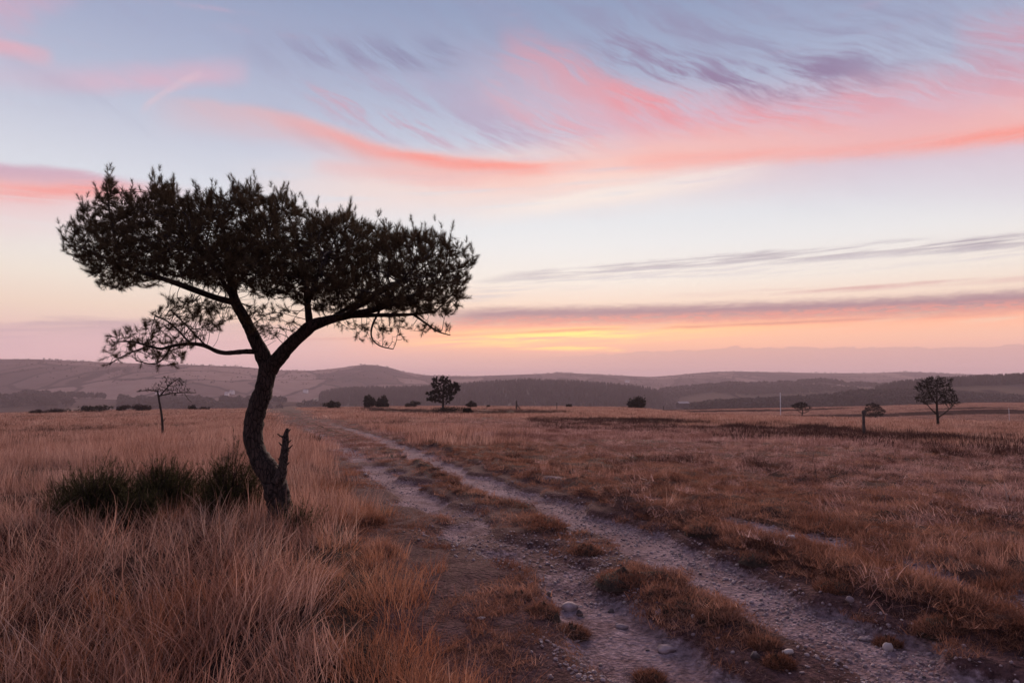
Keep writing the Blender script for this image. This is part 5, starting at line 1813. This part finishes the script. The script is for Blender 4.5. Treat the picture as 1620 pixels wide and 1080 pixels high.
def stone(label, px, py, w_px, h_px, mat, seed, angular=0.0, sink=0.25, group=None, me=None, name='stone', tilt=(0, 0, 0)):
    b = G(px, py)
    m = float(b[1]) / F
    o = obj(name, me or stone_mesh(seed, 3, 1.0, angular), mat)
    W, H = w_px * m * 0.92, h_px * m * 0.9
    o.location = (b[0], b[1] + W * 0.3, b[2] + H * (0.5 - sink))
    o.scale = (W * 1.05, W * 0.95, H / 0.85)
    o.rotation_euler = tilt
    tag(o, label, 'stone', group)
    return o


stone('smooth rounded brown-grey stone in the left rut near the bottom', 1055, 1033, 31, 15, M_STONE, 1)
stone('pale egg-shaped stone in the right rut near the bottom edge', 1408, 1030, 19, 17, M_PALESTONE, 2, tilt=(0, 0.5, 0))
stone('bright white flat stone in the turf right of the bank', 1254, 853, 15, 7, M_PALESTONE, 3, sink=0.15)
stone('flat grey stone at the left edge of the left rut', 901, 966, 27, 12, M_STONE, 4)
stone('dark angular stone just below the flat grey stone of the left rut', 917, 976, 13, 13, M_DARKSTONE, 5, 0.8)
stone('dark blocky stone left of the small mossy tussocks', 1196, 1042, 20, 15, M_DARKSTONE, 6, 0.9)
stone('dark lump of stone above the flat grey stone', 868, 944, 14, 9, M_DARKSTONE, 7, 0.7)
stone('small dark stone in the middle of the left rut', 968, 970, 12, 8, M_DARKSTONE, 8, 0.6)
stone('grey half-buried stone above the rounded brown-grey stone', 985, 995, 20, 8, M_STONE, 9)
stone('grey pebble left of the long mossy tussock', 1045, 972, 13, 9, M_STONE, 10)
stone('small white pebble just below the long mossy tussock', 1097, 978, 7, 7, M_PALESTONE, 11)
stone('long flat stone beside the pale egg-shaped stone', 1370, 1014, 20, 8, M_STONE, 12)
stone('grey stone at the foot of the turf bank', 1347, 952, 12, 9, M_STONE, 13)
stone('light stone beside the mossy tussock and dark blocky stone', 1248, 1035, 19, 8, M_PALESTONE, 14)
stone('small bright stone at the left verge of the track', 578, 752, 7, 4, M_PALESTONE, 15, sink=0.1)
stone('flat pale stone half sunk in the left verge', 762, 980, 14, 5, M_PALESTONE, 16)
pm = [stone_mesh(60 + i, 2, 0.9, 0.4 if i % 2 else 0.0) for i in range(6)]
rk = np.random.default_rng(17)
cnt = 0
for t_ in range(900):
    px_, py_ = rk.uniform(780, 1620), rk.uniform(860, 1078)
    b = G(px_, py_)
    Z = zones(b[:1], b[1:2])
    if Z['verge'][0] > 0.5 and Z['turf'][0] < 0.25 and Z['tall'][0] < 0.2 and abs(abs(Z['dR'][0]) - 0.45) < 0.28 or (abs(Z['dL'][0]) < 0.45 and py_ > 930):
        sz = rk.uniform(5, 10)
        stone('small loose stone lying among the gravel of the wheel ruts', px_, py_, sz, sz * rk.uniform(0.35, 0.6), (M_STONE, M_STONE, M_DARKSTONE, M_PALESTONE)[cnt % 4 if rk.uniform() < 0.5 else 0], 0,
              me=pm[cnt % 6].copy(), group='loose stones in the wheel ruts', name='loose_stone', tilt=(rk.uniform(-.2, .2), rk.uniform(-.2, .2), 0))
        cnt += 1
        if cnt >= 80: break

# ================================================================== tussocks and dead branches
def tussock(label, px, py, w, h, seed, name='turf_tussock', mat=None, group=None, n=900, hl=0.055):
    b = G(px, py)
    m = float(b[1]) / F
    W, H = w * m * 1.15, h * m * 0.5
    r = np.random.default_rng(seed)
    root = empty(name, (b[0], b[1] + W * 0.2, b[2]))
    tag(root, label, 'tussock', group)
    mb = MB()
    # mound of earth
    na, nr_ = 22, 7
    V = [(0, 0, H * 0.8)]
    for i in range(1, nr_):
        f = i / (nr_ - 1)
        for k in range(na):
            a = 2 * math.pi * k / na
            s = 1 + 0.35 * fbm(np.array([math.cos(a) * 1.5 + seed]), np.array([math.sin(a) * 1.5]), 2)[0]
            V.append((math.cos(a) * W * 0.5 * f * s, math.sin(a) * W * 0.42 * f * s, H * 0.8 * (1 - f ** 2.2) - (0.04 if i == nr_ - 1 else 0) + 0.02 * r.normal() * (1 - f)))
    T = [(0, 1 + k, 1 + (k + 1) % na) for k in range(na)]
    Q = [(1 + (i - 1) * na + k, 1 + i * na + k, 1 + i * na + (k + 1) % na, 1 + (i - 1) * na + (k + 1) % na) for i in range(1, nr_ - 1) for k in range(na)]
    mb.add(V, T, Q)
    obj('mound', mb.mesh('mound', True), M_SOIL, root)
    v, q, t = blades(n, (hl * 0.6, hl * 1.5), 0.5, (0.9, 0.4), (0.7, 0.4), 0.0052, seed, 3, lean_dir='any')
    v = v.reshape(n, -1, 3)
    bx, by = v[:, 0, 0].copy(), v[:, 0, 1].copy()
    f = np.clip(np.hypot(bx, by) / 0.5, 0, 1)
    v[:, :, 0] += (bx * (W - 1))[:, None]; v[:, :, 1] += (by * (W * 0.84 - 1))[:, None]
    v[:, :, 2] += (H * 0.8 * (1 - f ** 2.2) + 0.01)[:, None]
    obj('grass_cover', make_mesh('grass_cover', v.reshape(-1, 3), None, q, False, {'tint': t}), mat or M_TURF, root)
    return root


M_SOIL = plain_mat('dark_turf_soil', (0.022, 0.014, 0.011), (0.055, 0.036, 0.027), 20.0, 0.95, 0.6, 60.0)
for i, (px_, py_, w_, h_, lab) in enumerate([
        (1090, 965, 62, 20, 'mossy turf tussock at the end of the middle strip'), (1140, 978, 58, 18, 'low brown tussock joined to the end of the middle strip'),
        (1213, 1025, 44, 18, 'small mossy tussock above the dark blocky stone'), (1236, 1056, 40, 24, 'roundest mossy tussock at the bottom of the middle strip'),
        (1046, 940, 40, 14, 'flat tussock left of the mossy tussock of the middle strip'), (930, 876, 44, 24, 'rounded turf tussock at the left end of a turf island between the ruts'),
        (1000, 922, 90, 26, 'long rusty turf tussock between the two ruts'), (858, 972, 48, 22, 'brown tussock on the left verge by the flat grey stone'),
        (907, 1008, 46, 26, 'darker tussock below the flat grey stone on the left verge'), (820, 945, 36, 14, 'low tussock on the left verge above the brown tussock'),
        (1030, 1080, 46, 18, 'green-brown tussock at the bottom edge in the left rut'), (1410, 1022, 34, 12, 'tuft of turf behind the pale egg-shaped stone'),
        (1120, 842, 60, 20, 'bank tussock where the bank overhangs the right rut'), (1215, 886, 66, 22, 'dark bank tussock overhanging the right rut'),
        (1330, 935, 60, 22, 'rusty bank tussock leaning into the right rut'), (1500, 1000, 70, 30, 'large rusty bank tussock near the right edge'),
        (1405, 820, 50, 16, 'greenish tussock out in the right-hand field'), (1575, 830, 46, 20, 'dark tussock in the field at the right edge'),
        (600, 880, 50, 28, 'rust-coloured tussock at the edge of the left meadow'), (510, 835, 44, 26, 'dark green tussock right of the pine trunk'), (582, 832, 46, 22, 'low green-brown tussock at the track edge right of the pine')]):
    tussock(lab, px_, py_, w_, h_, 500 + i, n=int(1100 + 16 * w_), hl=0.05 if px_ > 640 else 0.11)

M_BURNT = plain_mat('burnt_twig', (0.018, 0.012, 0.012), (0.05, 0.035, 0.034), 20.0)
M_GREYTWIG = plain_mat('bleached_twig', (0.22, 0.165, 0.15), (0.42, 0.33, 0.31), 20.0)


def dead_branch(label, px, py, size, seed, mat, group=None):
    b = G(px, py)
    m = float(b[1]) / F
    S_ = size * m
    r = np.random.default_rng(seed)
    root = empty('dead_branch', tuple(b))
    tag(root, label, 'branch', group)

    def grow(mb, p, d, L, rad, lev):
        n = 5
        pts = [p]
        for k in range(n):
            d = nrm(d + r.normal(0, 0.28, 3) + np.array((0, 0, 0.04)))
            pts.append(pts[-1] + d * L / n)
        mb.tube(np.array(pts), np.linspace(rad, rad * 0.45, n + 1), 5, True)
        if lev > 0:
            for _ in range(2 + (lev > 1)):
                k = r.integers(1, n + 1)
                grow(mb, pts[k], nrm(d + r.normal(0, 0.75, 3)), L * r.uniform(0.4, 0.7), rad * 0.55, lev - 1)
    for s in range(3):
        mb = MB()
        a = r.uniform(0, 6.28)
        grow(mb, np.array((r.uniform(-.2, .2) * S_, r.uniform(-.2, .2) * S_, -0.02)), nrm(np.array((math.cos(a), math.sin(a) * 0.6, r.uniform(0.3, 1.0)))), S_ * r.uniform(0.45, 0.75), max(0.004, 0.014 * S_), 2)
        obj('twig', mb.mesh('twig', True), mat, root)


for i, (px_, py_, sz, mt, lab) in enumerate([
        (1300, 760, 46, M_BURNT, 'largest burnt branching twig in the middle of the right-hand field'), (1322, 756, 34, M_BURNT, 'burnt twig touching the right of the largest burnt twig'),
        (1222, 752, 24, M_BURNT, 'upright forked burnt twig left of the largest one'), (1375, 752, 36, M_BURNT, 'thin burnt twigs below the short wooden post'),
        (1425, 768, 34, M_BURNT, 'crossing burnt twigs right of those below the post'), (1470, 782, 40, M_BURNT, 'spread of burnt twigs toward the right of the field'),
        (1545, 790, 46, M_BURNT, 'tangle of dark burnt twigs near the right edge'), (1600, 758, 44, M_BURNT, 'burnt gorse stems at the right edge below the far tree'),
        (1560, 740, 30, M_BURNT, 'small dark burnt stem behind the tangle at the right'), (1180, 720, 20, M_BURNT, 'small burnt twig near the heather band'),
        (1605, 800, 40, M_GREYTWIG, 'bleached pale twigs at the right edge of the field'), (1500, 745, 26, M_BURNT, 'low burnt twigs in front of the far heather'),
        (1130, 730, 20, M_BURNT, 'small crooked burnt stem left of the forked one'), (1012, 722, 18, M_BURNT, 'lone small burnt stem below the round black bush'),
        (820, 985, 20, M_DARKSTONE, 'short dark stick lying on the left verge'), (1590, 690, 22, M_BURNT, 'distant burnt stems at the right edge')]):
    dead_branch(lab, px_, py_, sz, 700 + i, mt)

# ================================================================== haze
bm_v = [(sx * 9300, sy * 9300, z) for z in (-90.0, 84.0) for sx, sy in ((-1, -1), (1, -1), (1, 1), (-1, 1))]
hm = make_mesh('haze', bm_v, None, [(0, 3, 2, 1), (4, 5, 6, 7), (0, 1, 5, 4), (1, 2, 6, 5), (2, 3, 7, 6), (3, 0, 4, 7)])
mh = bpy.data.materials.new('haze')
mh.use_nodes = True
mh.node_tree.nodes.clear()
pv = mh.node_tree.nodes.new('ShaderNodeVolumePrincipled')
pv.inputs['Color'].default_value = (0.95, 0.77, 0.82, 1)
pv.inputs['Density'].default_value = 1.55e-4
_o = mh.node_tree.nodes.new('ShaderNodeOutputMaterial')
mh.node_tree.links.new(pv.outputs[0], _o.inputs['Volume'])
hz = obj('haze', hm, mh)
tag(hz, 'thin mauve evening haze over the valley', 'haze', None, 'stuff')
